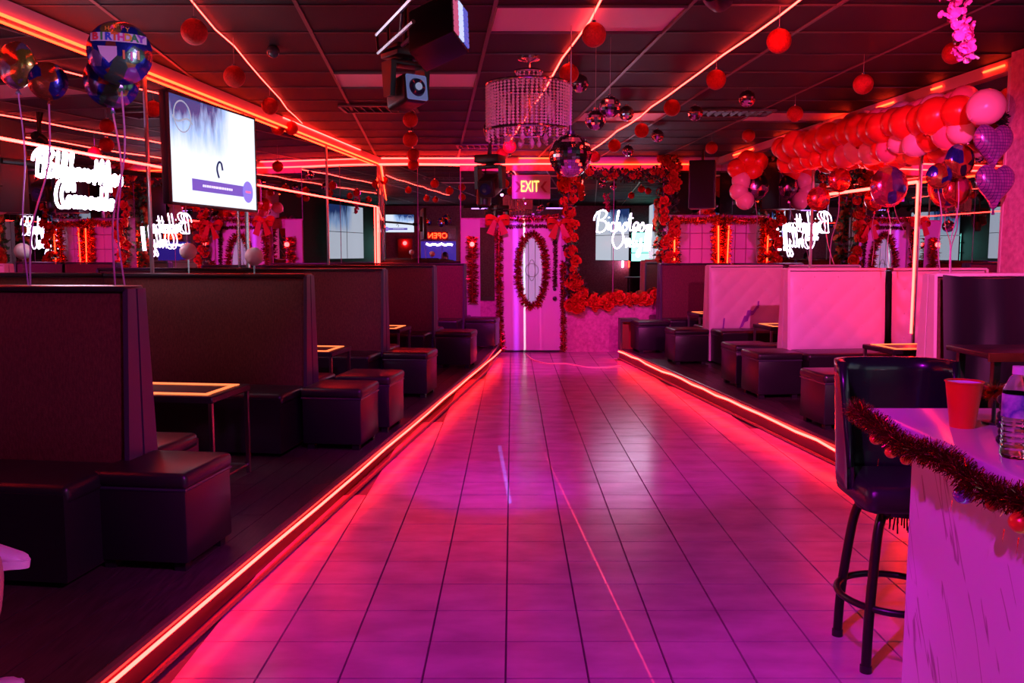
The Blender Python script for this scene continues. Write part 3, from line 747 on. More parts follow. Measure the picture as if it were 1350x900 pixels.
# tapered bucket shell: wraps the far and left sides
def shell(u, v, thick):
    a = radians(-6)+u*radians(198)        # 0 .. wraps round the back
    rr = .178+.020*v+thick
    k = 1/( (abs(cos(a))**3.2+abs(sin(a))**3.2)**(1/3.2) )
    return (rr*k*cos(a), rr*k*sin(a)*.98-.0, .64+v*(.46)*(1-.0*u))
for th in (0.,.028):
    for j in range(m+1):
        for i in range(n+1):
            u, v = i/n, j/m; hh = min(1, sin(pi*min(max(u,.0),1))*2.6+.18)
            x, y, z = shell(u, v*hh, th); vs.append((x,y,z))
N = (n+1)*(m+1); fs = []
for j in range(m):
    for i in range(n):
        a = j*(n+1)+i; fs.append((a+1,a,a+n+1,a+n+2)); fs.append((N+a,N+a+1,N+a+n+2,N+a+n+1))
for i in range(n): a = m*(n+1)+i; fs.append((a,N+a,N+a+1,a+1)); a = i; fs.append((a+1,N+a+1,N+a,a))
for j in range(m):
    a = j*(n+1); fs.append((a,a+n+1,N+a+n+1,N+a)); a = j*(n+1)+n; fs.append((a+n+1,a,N+a,N+a+n+1))
sh.add(vs, fs); so = sh.build('backrest', mat('glossy black vinyl',(.012,.012,.016),.25,coat=.3), t, 'all')
MB().box((0,-.01,.635),(.37,.37,.10),None,.04,3).build('seat', vinyl_m, t)
MB().lathe([(.0,.565),(.15,.565),(.16,.585),(.0,.59)],24).build('seat_plate', blackmetal_m, t)
for a in (45,135,225,315):
    q = radians(a); lp = crm([(.13*cos(q),.13*sin(q),.57),(.165*cos(q),.165*sin(q),.50),(.195*cos(q),.195*sin(q),.30),(.21*cos(q),.21*sin(q),.15),(.215*cos(q),.215*sin(q),.0)],4)
    lg = MB().tube(lp,.0175,12).build('leg', blackmetal_m, t)
    MB().lathe([(.021,0),(.021,.025),(.016,.028)],12,(.215*cos(q),.215*sin(q),0)).build('foot_cap', black_m, lg)
MB().tube([(.203*cos(2*pi*k/40),.203*sin(2*pi*k/40),.235) for k in range(40)],.013,10,True).build('foot_ring', blackmetal_m, t)
fg = MB()
for k in range(90):
    a = R5.gauss(.03,.035) if k < 50 else R5.uniform(-.12,.16); b = R5.uniform(-.14,.05); l = R5.uniform(.05,.10) if k < 50 else R5.uniform(.01,.03); fg.tube([(a,b,.58),(a+R5.gauss(0,.006),b+R5.gauss(0,.006),.575-l)],.0035,3)
stuff(fg.build('frayed_fringe', black_m, t, False))

# ------------------------------------------------------------------ hanging balls
def ball_mesh():
    return MB().ball((0,0,0),.075,26,18).mesh('ball', redball_m, 'all')
rb = ball_mesh(); 
def facet_ball(r_, n, m):
    b = MB().ball((0,0,0),r_,n,m); R = random.Random(n); out = MB()
    for f in b.f:
        c = sum((Vector(b.v[i]) for i in f), Vector())/len(f); nn = c.normalized(); ax = nn.orthogonal(); ax.rotate(Matrix.Rotation(R.random()*6.28,3,nn)); M = Matrix.Rotation(R.gauss(0,.07),3,ax)
        out.add([c+M @ ((Vector(b.v[i])-c)*.93) for i in f],[tuple(range(len(f)))])
    out.ball((0,0,0),r_*.972,n,m); return out
mb_ = facet_ball(.075,20,13).mesh('ball', mball_m, False)
capm = MB().lathe([(.016,.070),(.016,.086),(.0,.088)],10).mesh('cap', chrome_m)
def hang(px, py, r, kind, label, group, zc=None):
    zc = zc or .075*F/r; p = PD(px, py, zc); top = hz(p.y)
    if p.z > top-.1: p = p*1.0; p.z = top-.1
    t = thing('glitter_ball' if kind == 'r' else 'mirror_ball', label, 'ornament', p, rng.uniform(0,3), group)
    link('ball', rb if kind == 'r' else mb_, t); link('cap', capm, t)
    if top-p.z > .1: MB().tube([(0,0,.085),(0,0,top-p.z)],.0018,3).build('string', string_m, t, False)
    return t
ORD = ['first','second','third','fourth','fifth','sixth','seventh','eighth','ninth','tenth']
for k,(x,y,r) in enumerate(((256,42,17),(309,101,14),(356,140,11),(384,168,9))):
    hang(x,y,r,'r',ORD[k]+' red glitter ball from the camera on the left ceiling string','red balls on the left ceiling string')
for k,(x,y,r) in enumerate(((541,158,10),(541,184,10),(545,204,8.5),(545,217,7.5))):
    hang(x,y,r,'r',ORD[k]+' red glitter ball below the moving head lamp, counting downward','red balls in line below the moving head lamp')
for k,(x,y,r) in enumerate(((783,46,16),(750,97,13),(672,193,9),(662,203,8))):
    hang(x,y,r,'r',ORD[k]+' red glitter ball from the camera on the middle string, by the chandelier','red balls on the middle ceiling string')
for k,(x,y,r) in enumerate(((1027,54,16),(944,105,13),(886,142,11),(846,172,9.5),(810,192,8.5),(784,207,7.5))):
    hang(x,y,r,'r',ORD[k]+' red glitter ball from the camera on the right ceiling string','red balls on the right ceiling string')
for k,(x,y,r) in enumerate(((1257,65,14),(1138,111,13),(1048,150,10.5),(987,171,8.5),(938,195,8))):
    hang(x,y,r,'r',ORD[k]+' red glitter ball from the camera hanging over the right seating','red balls over the right seating')
for (x,y,r,l) in ((764,82,12,'mirror ball just below the first red ball of the middle string'),(826,127,10,'small mirror ball above the pair right of the chandelier'),
    (804,141,14,'mirror ball right of the chandelier, upper of two overlapping'),(785,158,13.5,'mirror ball right of the chandelier, lower of two overlapping'),
    (986,88,11,'nearest mirror ball under the right ceiling string'),(917,130,10,'second mirror ball under the right ceiling string'),(867,162,8.5,'third mirror ball under the right ceiling string'),
    (828,186,7.5,'fourth mirror ball under the right ceiling string'),(798,198,6.5,'smallest mirror ball at the far end of the right ceiling string'),(669,198,7.5,'mirror ball at the far end of the middle ceiling string'),
    (17,195,11,'mirror ball low at the left picture edge before the left mirror')):
    hang(x,y,r,'m',l,'small mirror balls')
bb = PD(752,205,5.9); t = thing('mirror_ball', 'largest mirror ball, purple lit, hanging below right of the chandelier', 'ornament', bb)
facet_ball(.145,32,22).build('ball', mball_m, t, False)
MB().lathe([(.03,.12),(.03,.16),(.012,.165),(.012,.2)],12).build('motor', black_m, t)
MB().tube([(0,0,.2),(0,0,hz(bb.y)-bb.z)],.004,5).build('string', string_m, t)
# ceiling strings of light
def sag(x0,y0,x1,y1,n):
    out = []
    for i in range(n+1):
        u = i/n; y = y0+(y1-y0)*u; out.append((x0+(x1-x0)*u+R2.uniform(-.012,.012), y, hz(y)-.012-.018*abs(sin(u*n*.9))))
    return out
strip('red light string running across the ceiling on the left', sag(-1.68,3.0,-2.36,10.0,14), string_led, .0055, name='light_string')
strip('red light string across the middle of the ceiling past the chandelier', sag(.75,3.0,-.17,13.0,18), string_led, .007, name='light_string')
strip('red light string across the ceiling on the right', sag(1.93,3.0,1.06,12.7,18), string_led, .007, name='light_string')

# ------------------------------------------------------------------ chandelier
cc = PD(697,150,6.75); top = hz(cc.y); R = .325
t = thing('chandelier', 'drum chandelier of crystal beads hanging from the black ceiling', 'chandelier', (cc.x,cc.y,top))
zt = PD(697,113,6.75).z-top; zb = PD(697,172,6.75).z-top
MB().lathe([(.0,0),(.085,0),(.085,-.02),(.03,-.035),(.012,-.04),(.012,zt+.10),(.0,zt+.10)],24).build('canopy', chrome_m, t)
MB().tube([(.10*cos(2*pi*k/24),.10*sin(2*pi*k/24),zt+.10) for k in range(24)],.012,6,True).build('crown_ring', chrome_m, t)
for nm, z in (('top_band',zt),('bottom_band',zb)):
    MB().tube([(R*cos(2*pi*k/48),R*sin(2*pi*k/48),z) for k in range(48)],.011,6,True).build(nm, chrome_m, t)
bd = MB(); NS = 58; NB = 15
ico = [(0,0,1),(1,0,0),(0,1,0),(-1,0,0),(0,-1,0),(0,0,-1)]; icf = [(0,1,2),(0,2,3),(0,3,4),(0,4,1),(5,2,1),(5,3,2),(5,4,3),(5,1,4)]
for k in range(NS):
    a = 2*pi*k/NS
    for j in range(NB+3):
        z = zt-.012-(zt-zb)*(j+.5)/NB
        if j >= NB and k % 2: continue
        r = .0125; bd.add([(R*cos(a)+r*x,R*sin(a)+r*y,z+r*z_) for x,y,z_ in ico], icf)
stuff(bd.build('bead_curtain', crystal_m, t, False))
cr = MB()
for k in range(16):
    a = 2*pi*k/16
    for j in range(5): cr.add([(.095*cos(a)+.008*x,.095*sin(a)+.008*y,zt+.085-.02*j+.009*z_) for x,y,z_ in ico], icf)
stuff(cr.build('crown_beads', crystal_m, t, False))
for k in range(6):
    a = 2*pi*k/6+.3
    ar = MB().tube(crm([(0,0,zb+.02),(.09*cos(a),.09*sin(a),zb-.03),(.18*cos(a),.18*sin(a),zb+.03),(.2*cos(a),.2*sin(a),zb+.1)],4),.007,6).build('arm', chrome_m, t)
    MB().lathe([(.022,0),(.012,.012),(.012,.075),(.016,.09),(.018,.11),(.0,.15)],10,(.2*cos(a),.2*sin(a),zb+.1)).build('candle_bulb', mat('unlit bulb',(.8,.6,.66),.2), ar)
MB().tube([(0,0,zt+.10),(0,0,zb-.02)],.012,8).ball((0,0,zb+.0),.04,12,8).build('stem', chrome_m, t)
for k in range(10):
    a = 2*pi*k/10; rr = .16 if k % 2 else .08; z0 = zb-.06-(.04 if k % 2 == 0 else 0)
    MB().lathe([(.0,.04),(.006,.03),(.021,.0),(.014,-.02),(.0,-.03)],8,(rr*cos(a),rr*sin(a),z0)).tube([(rr*cos(a),rr*sin(a),z0+.04),(rr*cos(a),rr*sin(a),z0+.09)],.002,3).build('crystal_drop', mat('pink crystal',(.85,.5,.66),.08,.3), t, False)

# ------------------------------------------------------------------ stage lamps on a ceiling truss
tp = PD(548,60,4.3); tz = hz(tp.y)
t = thing('lamp_truss', 'black lighting truss with bluish rails under the ceiling', 'truss', (tp.x,tp.y,tz))
def loc(px,py,d): return PD(px,py,d)-Vector((tp.x,tp.y,tz))
for a,b in (((497,46,4.4),(560,-20,3.8)),((499,70,4.4),(545,28,4.0)),((530,60,4.4),(610,-10,4.0))):
    MB().tube([loc(*a),loc(*b)],.011,6).build('rail', steel_m, t)
for a,b in (((497,46,4.4),(499,70,4.4)),((512,33,4.3),(512,58,4.3)),((530,16,4.1),(528,44,4.2)),((499,70,4.4),(530,60,4.4))):
    MB().tube([loc(*a),loc(*b)],.008,5).build('strut', black_m, t)
for (x,y) in ((528,5),(585,5)):
    a = loc(x,y,4.1); MB().tube([a,(a.x,a.y,-.004)],.012,6).lathe([(.05,-.012),(.05,-.002)],12,(a.x,a.y,0)).build('hanger', black_m, t)
def moving_head(label, c, s, yaw, tilt, lensm):
    t = thing('moving_head_lamp', label, 'stage lamp', c, yaw)
    MB().box((0,0,0),(.30*s,.26*s,.09*s),None,.012*s,2).build('base', black_m, t)
    MB().lathe([(.05*s,-.045*s),(.05*s,-.07*s)],16).build('swivel', blackmetal_m, t)
    yk = MB(); yk.box((0,0,-.085*s),(.30*s,.14*s,.04*s),None,.01*s,2)
    for sg in (-1,1): yk.hexa([(sg*.15*s-.022*s,-.05*s,-.34*s),(sg*.15*s+.022*s,-.05*s,-.34*s),(sg*.15*s+.022*s,.05*s,-.34*s),(sg*.15*s-.022*s,.05*s,-.34*s)],[(sg*.15*s-.022*s,-.075*s,-.08*s),(sg*.15*s+.022*s,-.075*s,-.08*s),(sg*.15*s+.022*s,.075*s,-.08*s),(sg*.15*s-.022*s,.075*s,-.08*s)])
    yk.build('yoke', black_m, t)
    M = Matrix.Rotation(tilt,3,'X'); hc = Vector((0,0,-.30*s))
    h = MB(); h.box(hc,(.20*s,.30*s,.22*s),M,.035*s,3); hd = h.build('head', black_m, t)
    fc = hc+M @ Vector((0,-.155*s,0))
    MB().box(fc,(.18*s,.012*s,.19*s),M,.01*s,1).build('face_plate', lensm, hd)
    MB().lathe([(.0,.012*s),(.06*s,.02*s),(.07*s,.0)],20,fc+M @ Vector((0,-.006*s,0)),M @ Matrix.Rotation(pi/2,3,'X')).build('lens', mat('lens glass',(.02,.03,.10),.05), hd)
    MB().lathe([(.0,.012*s),(.028*s,.012*s),(.028*s,.0)],14,fc+M @ Vector((0,-.024*s,0)),M @ Matrix.Rotation(pi/2,3,'X')).build('lens_core', mat('lit lens',(.3,.4,.7),.1,e=(.5,.65,1.),es=.25) if lensm is face_m else MATS['lens glass'], hd)
    return t
face_m = mat('pale blue face', (.16,.26,.55), .3, e=(.3,.45,1.), es=.16)
mh = PD(535,70,4.55); moving_head('black moving head lamp with pale blue lens hanging from the truss', mh, .68, radians(38), radians(-8), face_m)
MB()
# slab lamp with lit cells
sl = PD(578,42,4.1)
t = thing('strobe_panel_lamp', 'black slab lamp with rows of blue and red lit cells on the truss', 'stage lamp', sl, radians(58))
Mr = Matrix.Rotation(radians(28),3,'Y') @ Matrix.Rotation(radians(-20),3,'X')
MB().box((0,0,0),(.15,.24,.27),Mr,.01,2).build('body', black_m, t)
cells = [('red',-1),('blue',0),('white',1)]
for i in range(3):
    for j in range(7):
        m_ = led('cell rose',(1.,.15,.35),.45) if i == 0 else (led('cell white',(.5,.55,1.),1.0) if i == 1 else led('cell blue',(.16,.17,.9),.5))
        MB().box(Mr @ Vector((-.045+i*.045,-.123,-.105+j*.035)),(.036,.008,.026),Mr).build('lit_cell', m_, t, False)
a = sl; MB().tube([(0,0,.12),(0,0,hz(sl.y)-sl.z)],.012,6).build('hanger', black_m, t)
mf = PD(646,210,8.6); moving_head('dark moving head lamp hanging before the far wall, left of exit sign', mf, .85, radians(-20), radians(20), black_m)
for q in (mh, mf):
    t = [o for o in bpy.data.objects if o.name.startswith('moving_head_lamp') and o.type == 'EMPTY' and (o.location-q).length < .01][0]
    MB().tube([(0,0,.03),(0,0,hz(q.y)-q.z)],.016,8).build('hanger', blackmetal_m, t)
t = thing('par_lamp', 'small dark round lamp hanging under the far moving head', 'stage lamp', PD(638,258,8.7))
MB().lathe([(.0,.10),(.06,.09),(.075,.0),(.07,-.09),(.055,-.10),(.055,-.085),(.0,-.08)],18).build('can', black_m, t)
MB().tube([(-.08,0,.0),(-.08,0,.14),(.08,0,.14),(.08,0,.0)],.008,5).build('bracket', black_m, t)
MB().tube([(0,0,.14),(.06,-.1,.5),(.06,-.1,hz(8.6)-t.location.z)],.008,5).build('hanger', black_m, t)

# speakers
def speaker(label, c, rz, w_=.36, d_=.34, h_=.66):
    t = thing('loudspeaker', label, 'speaker', c, rz)
    MB().box((0,0,0),(w_,d_,h_),None,.015,2).build('cabinet', black_m, t)
    MB().box((0,-d_/2-.004,0),(w_*.9,.012,h_*.94),None,.004,1).build('grille', mat('grille',(.02,.02,.022),.7,bump=1.,bs=500), t)
    MB().tube([(0,0,h_/2),(0,0,hz(c[1])-c[2])],.02,8).build('hanger', blackmetal_m, t)
speaker('black loudspeaker hanging in the far right corner above the tiled panel', PD(926,244,12.2), radians(-15))
# (a second one further left of it shows only as a reflection)

# ------------------------------------------------------------------ television on the left
A = PD(222,122,5.44); Bq = PD(337,155,6.6); Cq = PD(222,270,5.44); Dq = PD(337,277,6.6)
ctr = (A+Bq+Cq+Dq)/4; ux = ((Bq-A)+(Dq-Cq)); ux.z = 0; W = ux.length/2; ux.normalize(); H = .70
t = thing('television', 'large flat television hung on the left, bright white picture with purple caption', 'television', ctr, atan2(ux.y,ux.x))
def screen_mat(seed, es_):
    M = bpy.data.materials.new('screen picture'); M.use_nodes = True; nt = M.node_tree; b = nt.nodes['Principled BSDF']
    L = nt.links.new; tc = nt.nodes.new('ShaderNodeTexCoord'); mp = nt.nodes.new('ShaderNodeMapping'); mp.inputs['Scale'].default_value = (7,1,1.3); mp.inputs['Location'].default_value = (seed,0,0)
    nz = nt.nodes.new('ShaderNodeTexNoise'); nz.inputs['Scale'].default_value = 2.2; nz.inputs['Detail'].default_value = 6
    L(tc.outputs['Generated'],mp.inputs[0]); L(mp.outputs[0],nz.inputs['Vector'])
    sx_ = nt.nodes.new('ShaderNodeSeparateXYZ'); L(tc.outputs['Generated'],sx_.inputs[0])
    def mth(op,a,b_=None):
        n = nt.nodes.new('ShaderNodeMath'); n.operation = op
        for i,v in enumerate((a,b_)):
            if v is None: continue
            if isinstance(v,(int,float)): n.inputs[i].default_value = v
            else: L(v,n.inputs[i])
        return n.outputs[0]
    g = nt.nodes.new('ShaderNodeMapRange'); g.inputs[1].default_value = .45; g.inputs[2].default_value = 1.0; L(sx_.outputs[2],g.inputs[0])
    gx = nt.nodes.new('ShaderNodeMapRange'); gx.inputs[1].default_value = .70; gx.inputs[2].default_value = .50; L(sx_.outputs[0],gx.inputs[0])
    k = mth('MULTIPLY',mth('MULTIPLY',g.outputs[0],gx.outputs[0]),1.0)
    v = mth('ADD',mth('MULTIPLY',k,1.05),mth('MULTIPLY',mth('SUBTRACT',nz.outputs[0],.5),mth('ADD',mth('MULTIPLY',k,2.2),.10)))
    rp = nt.nodes.new('ShaderNodeValToRGB'); e = rp.color_ramp.elements; e[0].position = .05; e[0].color = (.80,.88,1.,1); e[1].position = .95; e[1].color = (.02,.05,.20,1)
    q = e.new(.45); q.color = (.35,.55,.92,1)
    L(v,rp.inputs[0]); b.inputs['Base Color'].default_value = (0,0,0,1); L(rp.outputs[0],b.inputs['Emission Color']); b.inputs['Emission Strength'].default_value = es_; b.inputs['Roughness'].default_value = .2
    return M
scr_m = screen_mat(.0, .95); scr2_m = screen_mat(.0, .60)
cap_m = mat('caption purple',(.05,.02,.2),.4,e=(.16,.10,.55),es=.8); capt_m = mat('caption strokes',(.5,.5,.6),.4,e=(.8,.8,1.),es=.9); roundel_m = mat('roundel',(.1,.08,.3),.4,e=(.22,.18,.75),es=.9); hair_m = mat('screen dark',(.01,.01,.03),.4,e=(.02,.02,.12),es=.6)
def tv(t, W, H):
    MB().box((0,.03,0),(W,.05,H),None,.008,2).build('case', black_m, t)
    bz = MB(); b_ = .014
    for c,d in (((0,0,H/2-b_/2),(W,.016,b_)),((0,0,-H/2+b_/2),(W,.016,b_)),((-W/2+b_/2,0,0),(b_,.016,H)),((W/2-b_/2,0,0),(b_,.016,H))): bz.box(c,d)
    bz.build('bezel', black_m, t, False)
    s = MB().box((0,.0,0),(W-2*b_,.006,H-2*b_)).build('screen', scr_m, t, False)
    # flat print on the picture
    MB().box((.02*W,-.004,-.30*H),(.60*W,.002,.11*H)).build('caption', cap_m, s, False)
    ct = MB(); rr = random.Random(4); x = -.17*W
    while x < .18*W: w_ = rr.uniform(.012,.03)*W; ct.box((x+w_/2,-.006,-.30*H),(w_,.002,.022*H)); x += w_+.008*W
    ct.build('caption_line', capt_m, s, False)
    rd = MB(); rd.lathe([(.0,.0),(.055*W*1.2,.0),(.055*W*1.2,.002),(.0,.002)],24,(.37*W,-.007,-.30*H),Matrix.Rotation(pi/2,3,'X')); rd.build('roundel', roundel_m, s, False)
    MB().box((.37*W,-.011,-.30*H),(.07*W,.001,.02*H)).build('roundel_mark', mat('roundel red',(.4,.05,.2),.4,e=(1.,.15,.4),es=.9), s, False)
    hd = MB().tube(crm([(.015*W,-.005,-.20*H),(-.005*W,-.005,-.12*H),(.015*W,-.005,-.055*H),(.045*W,-.005,-.05*H),(.06*W,-.005,-.12*H)],4),.008,4); hd.build('pictured_hair', hair_m, s, False)
    # round crest with figure
    cr = MB(); cw = -.36*W
    cr.tube([(cw+.085*W*cos(a),-.005,.30*H+.14*H*sin(a)) for a in [2*pi*k/24 for k in range(24)]],.005,4,True)
    cr.tube([(cw+.09*W*cos(a)*1.1,-.005,.27*H-.02*H*cos(a*3)) for a in [pi*k/12 for k in range(13)]],.007,4)
    cr.build('pictured_crest', mat('crest grey',(.3,.3,.35),.4,e=(.35,.38,.5),es=.7), s, False)
    return s
tv(t, W, H)
MB().box((0,.09,0),(.4,.07,.34),None,.01,1).build('rear_housing', black_m, t)
n_ = Vector((-ux.y,ux.x,0))
wy = ctr.y; dist = (ctr.x-WL(wy))
we = Vector((WL(7.85)+.02,7.85,ctr.z))-ctr; we.rotate(Matrix.Rotation(-atan2(ux.y,ux.x),3,'Z'))
MB().tube([(0,.11,.0),(.0,.26,.0)],.035,8).tube([(0,.26,0),we*.55+Vector((0,.06,0)),we],.022,8).box(we,(.2,.05,.3)).build('wall_arm', blackmetal_m, t)

# ------------------------------------------------------------------ balloons
def latex_mesh(m, r=.15):
    pr = []
    for i in range(13):
        a = -pi/2+pi*i/12; z = sin(a); rr = cos(a)
        if z < 0: z *= 1.12; rr *= (1-.12*z*z)
        pr.append((max(rr,0)*r, z*r))
    b = MB().lathe(pr[::1],18); b.lathe([(.004,-1.12*r),(.018,-1.12*r-.022),(.0,-1.12*r-.01)],8)
    return b.mesh('latex_balloon', m, 'all')
LX = {'red':latex_mesh(redlatex_m),'pink':latex_mesh(pinklatex_m),'pale':latex_mesh(palelatex_m)}
def latex(kind, p, s, label, group, sunk=None):
    o = link('balloon', LX[kind], None, p); o.scale = (s,)*3; o.rotation_euler = (rng.uniform(-.9,.9),rng.uniform(-.9,.9),rng.uniform(0,6)); return tag(o, label, 'balloon', group)
GL = {'red':'glossy red balloon packed into the long garland on right wall crown','pink':'pink balloon packed into the long garland on right wall crown','pale':'pale pink balloon packed into the long garland on right wall crown'}
R6 = random.Random(12); cnt = {}
ORDW = 'first second third fourth fifth sixth seventh eighth ninth tenth eleventh twelfth thirteenth fourteenth fifteenth sixteenth seventeenth'.split()
N = 17
for i in range(N):
    u = i/(N-1); y = 10.35-3.2*u; zc = 2.70-.07*u
    for row,(off,dz,ks) in enumerate(((.16,.075,('pink','pink','pale')),(.30,.0,('red',)),(.22,-.17,('red','pink','pale','pale')),(.15,-.02,('red','pink')))):
        if u < .25 and row == 2: dz = -.15
        k = ks[(i+row) % len(ks)]
        if row == 2: k = 'red' if u < .35 else k
        cnt[(row,k)] = cnt.get((row,k),0)+1; lab = '%s %s balloon of the long garland\'s %s row from its far end' % (ORDW[cnt[(row,k)]-1], {'red':'glossy red','pink':'deep pink','pale':'pale pink'}[k], ('top','front','bottom','back')[row])
        s = R6.uniform(.8,1.08)*(.88 if row != 1 else 1.)
        latex(k, (WR(y)-.03-off+R6.uniform(-.03,.03), y+R6.uniform(-.06,.06), zc+dz+R6.uniform(-.03,.03)), s, lab, 'balloons of the long garland')
lb = PD(1300,141,6.5); latex('pale', lb, .9, 'round pale pink balloon at the near end of the garland, by the pink pillar', None)
for px,py,kd,lb in ((985,210,'red','topmost small red balloon in the far right corner cluster'),(993,226,'red','small red balloon next to the black foil balloon in the corner cluster'),(971,222,'red','leftmost small red balloon in the far right corner cluster'),
    (977,238,'pale','upper small pale pink balloon in the far right corner cluster'),(974,252,'pale','middle small pale pink balloon in the far right corner cluster'),(982,264,'pale','lowest small pale pink balloon in the far right corner cluster'),(1000,213,'red','rightmost small red balloon in the far right corner cluster')):
    latex(kd, PD(px,py,11.2), .8, lb, 'balloons of the far corner cluster')
foil_m = {}
def foilmat(name, cols, vs): return mat(name, cols[0], .18, .75, var=cols, vs=vs, kind='voronoi', bump=.25, bs=18)
F1 = foilmat('birthday foil', [(.03,.05,.50),(.03,.05,.45),(.45,.10,.08),(.04,.06,.5),(.45,.38,.10),(.35,.20,.55),(.10,.25,.15)], 16)
F2 = foilmat('yellow foil', [(.35,.38,.05),(.5,.12,.05),(.45,.40,.10),(.40,.30,.45),(.05,.08,.10)], 9)
F3 = foilmat('blue orange foil', [(.03,.04,.42),(.50,.08,.03),(.03,.03,.3),(.35,.30,.55),(.5,.12,.05),(.02,.02,.05)], 11)
F4 = foilmat('red foil', [(.60,.04,.04),(.5,.05,.15),(.55,.2,.08),(.7,.06,.05),(.25,.05,.4)], 9)
F6 = foilmat('pink blue foil', [(.60,.05,.14),(.25,.10,.5),(.6,.12,.2),(.6,.40,.10),(.7,.08,.2),(.10,.08,.45)], 8)
F5 = foilmat('black pink foil', [(.02,.015,.02),(.02,.015,.02),(.45,.10,.25),(.03,.02,.03),(.25,.10,.2)], 10)
def foil(label, c, r, m, yaw=0, tail=None, letters=False, roll=0., group=None, tie=None):
    t = thing('foil_balloon', label, 'balloon', c, yaw, group)
    b = MB(); nr, na = 9, 40; vs = []
    for sg in (-1,1):
        for i in range(nr+1):
            q = i/nr
            for k in range(na):
                a = 2*pi*k/na; rr = r*q*(1+.014*sin(a*20)*(q**6)); th = .48*r*sqrt(max(0,1-q**2.4))*(1-.05*sin(a*20)*q)
                vs.append((rr*cos(a), sg*th, rr*sin(a)*1.02))
    N_ = (nr+1)*na; fs = []
    for h in (0,1):
        for i in range(nr):
            for k in range(na):
                f = (h*N_+i*na+k, h*N_+i*na+(k+1)%na, h*N_+(i+1)*na+(k+1)%na, h*N_+(i+1)*na+k); fs.append(f if h == 0 else f[::-1])
    b.add(vs, fs); b.build('envelope', m, t, 'all')
    MB().add([(-.03*r,0,-r),(.03*r,0,-r),(.10*r,.01,-1.25*r),(-.10*r,-.01,-1.25*r),(-.18*r,0,-.96*r),(.18*r,0,-.96*r)],[(0,1,2,3),(4,5,1,0)]).build('tail', m, t)
    if letters:
        def wrap(me, z0, mt, nm, roll_=0.):
            me.materials.clear(); me.materials.append(mt)
            for v in me.vertices:
                x, z, dp = v.co.x, v.co.y+z0, v.co.z
                q = min(.98, sqrt(x*x+z*z)/r); v.co = (x, -.48*r*sqrt(1-q**2.4)-.0085-dp*.3, z)
            return link(nm, me, t)
        pn = MB(); n2 = 16; vs = []
        for zz in (.16,.30,.45):
            for k in range(n2+1):
                x = (k/n2-.5)*1.66*r; z = (zz+.09)*r-.0*x; q = min(.985,sqrt(x*x+z*z)/r); vs.append((x,-.48*r*sqrt(1-q**2.4)-.006,z))
        pn.add(vs,[(j*(n2+1)+k,j*(n2+1)+k+1,(j+1)*(n2+1)+k+1,(j+1)*(n2+1)+k) for j in (0,1) for k in range(n2)]).build('banner', mat('banner print',(.70,.62,.75),.3), t)
        cols = [(.75,.05,.08),(.05,.35,.10),(.05,.10,.6),(.75,.15,.04),(.7,.06,.3),(.75,.45,.05),(.05,.35,.12),(.25,.08,.55)]
        for i,ch in enumerate('BIRTHDAY'):
            me = textmesh(ch, .33*r, .001, .045)
            for v in me.vertices: v.co.x += (-.68+i*.194)*r
            wrap(me, .395*r, mat('letter %d' % i, cols[i], .35), 'letter')
        for i,ch in enumerate('HAPPY'):
            me = textmesh(ch, .20*r, .001, .02)
            for v in me.vertices: v.co.x += (-.32+i*.15)*r; v.co.y += -.05*r*abs(i-2)
            wrap(me, .76*r, mat('happy %d' % (i%2), [(.75,.35,.05),(.7,.08,.3)][i%2], .35), 'letter')
        for k,(x,z) in enumerate(((.15,-.12),(.38,-.15),(.58,-.1))):
            cn = MB(); vs = []
            for zz in (z-.16,z+.12):
                for dx in (-.035,.035):
                    X, Z = (x+dx)*r, zz*r; vs.append((X,-.48*r*sqrt(1-(sqrt(X*X+Z*Z)/r)**2.4)-.006,Z))
            cn.add(vs,[(0,1,3,2)]).build('printed_candle', mat('candle %d' % k, [(.7,.2,.05),(.6,.05,.3),(.65,.5,.08)][k], .35), t, False)
        for k,(x,z) in enumerate(((-.35,-.02),)):
            cn = MB(); vs = []
            for X,Z in ((-.62,.1),(-.05,.1),(-.05,-.18),(-.30,-.42),(-.55,-.15)):
                X *= r; Z *= r; vs.append((X,-.48*r*sqrt(1-(sqrt(X*X+Z*Z)/r)**2.4)-.007,Z))
            cn.add(vs,[(0,4,3,2,1)]).build('printed_cake', mat('cake print',(.62,.48,.62),.35), t, False)
    if tie is not None:
        d = Vector(tie)-Vector(c); d.rotate(Matrix.Rotation(-yaw,3,'Z'))
        MB().tube(crm([(0,0,-1.2*r),(d.x*.3+.02,d.y*.3,d.z*.35-1.0*r*.5),(d.x*.7-.015,d.y*.7,d.z*.7),(d.x,d.y,d.z)],5),.004,4).build('ribbon', ribbon_m, t)
    return t
foil('round blue foil balloon with a BIRTHDAY banner, highest on the left', PD(158,70,3.75), .132, F1, radians(20), letters=True, tie=(-1.78,3.6,.62) and PD(152,381,4.0))
foil('blue printed foil balloon just below the BIRTHDAY banner balloon', PD(147,107,3.95), .118, F1, radians(22), tie=PD(165,381,4.0))
foil('yellow printed foil balloon at the left picture edge', PD(22,86,4.0), .105, F2, radians(-20), tie=PD(38,383,4.0))
foil('small blue printed foil balloon beside the yellow one on the left', PD(63,107,4.0), .085, F3, radians(20), tie=PD(40,383,4.0))
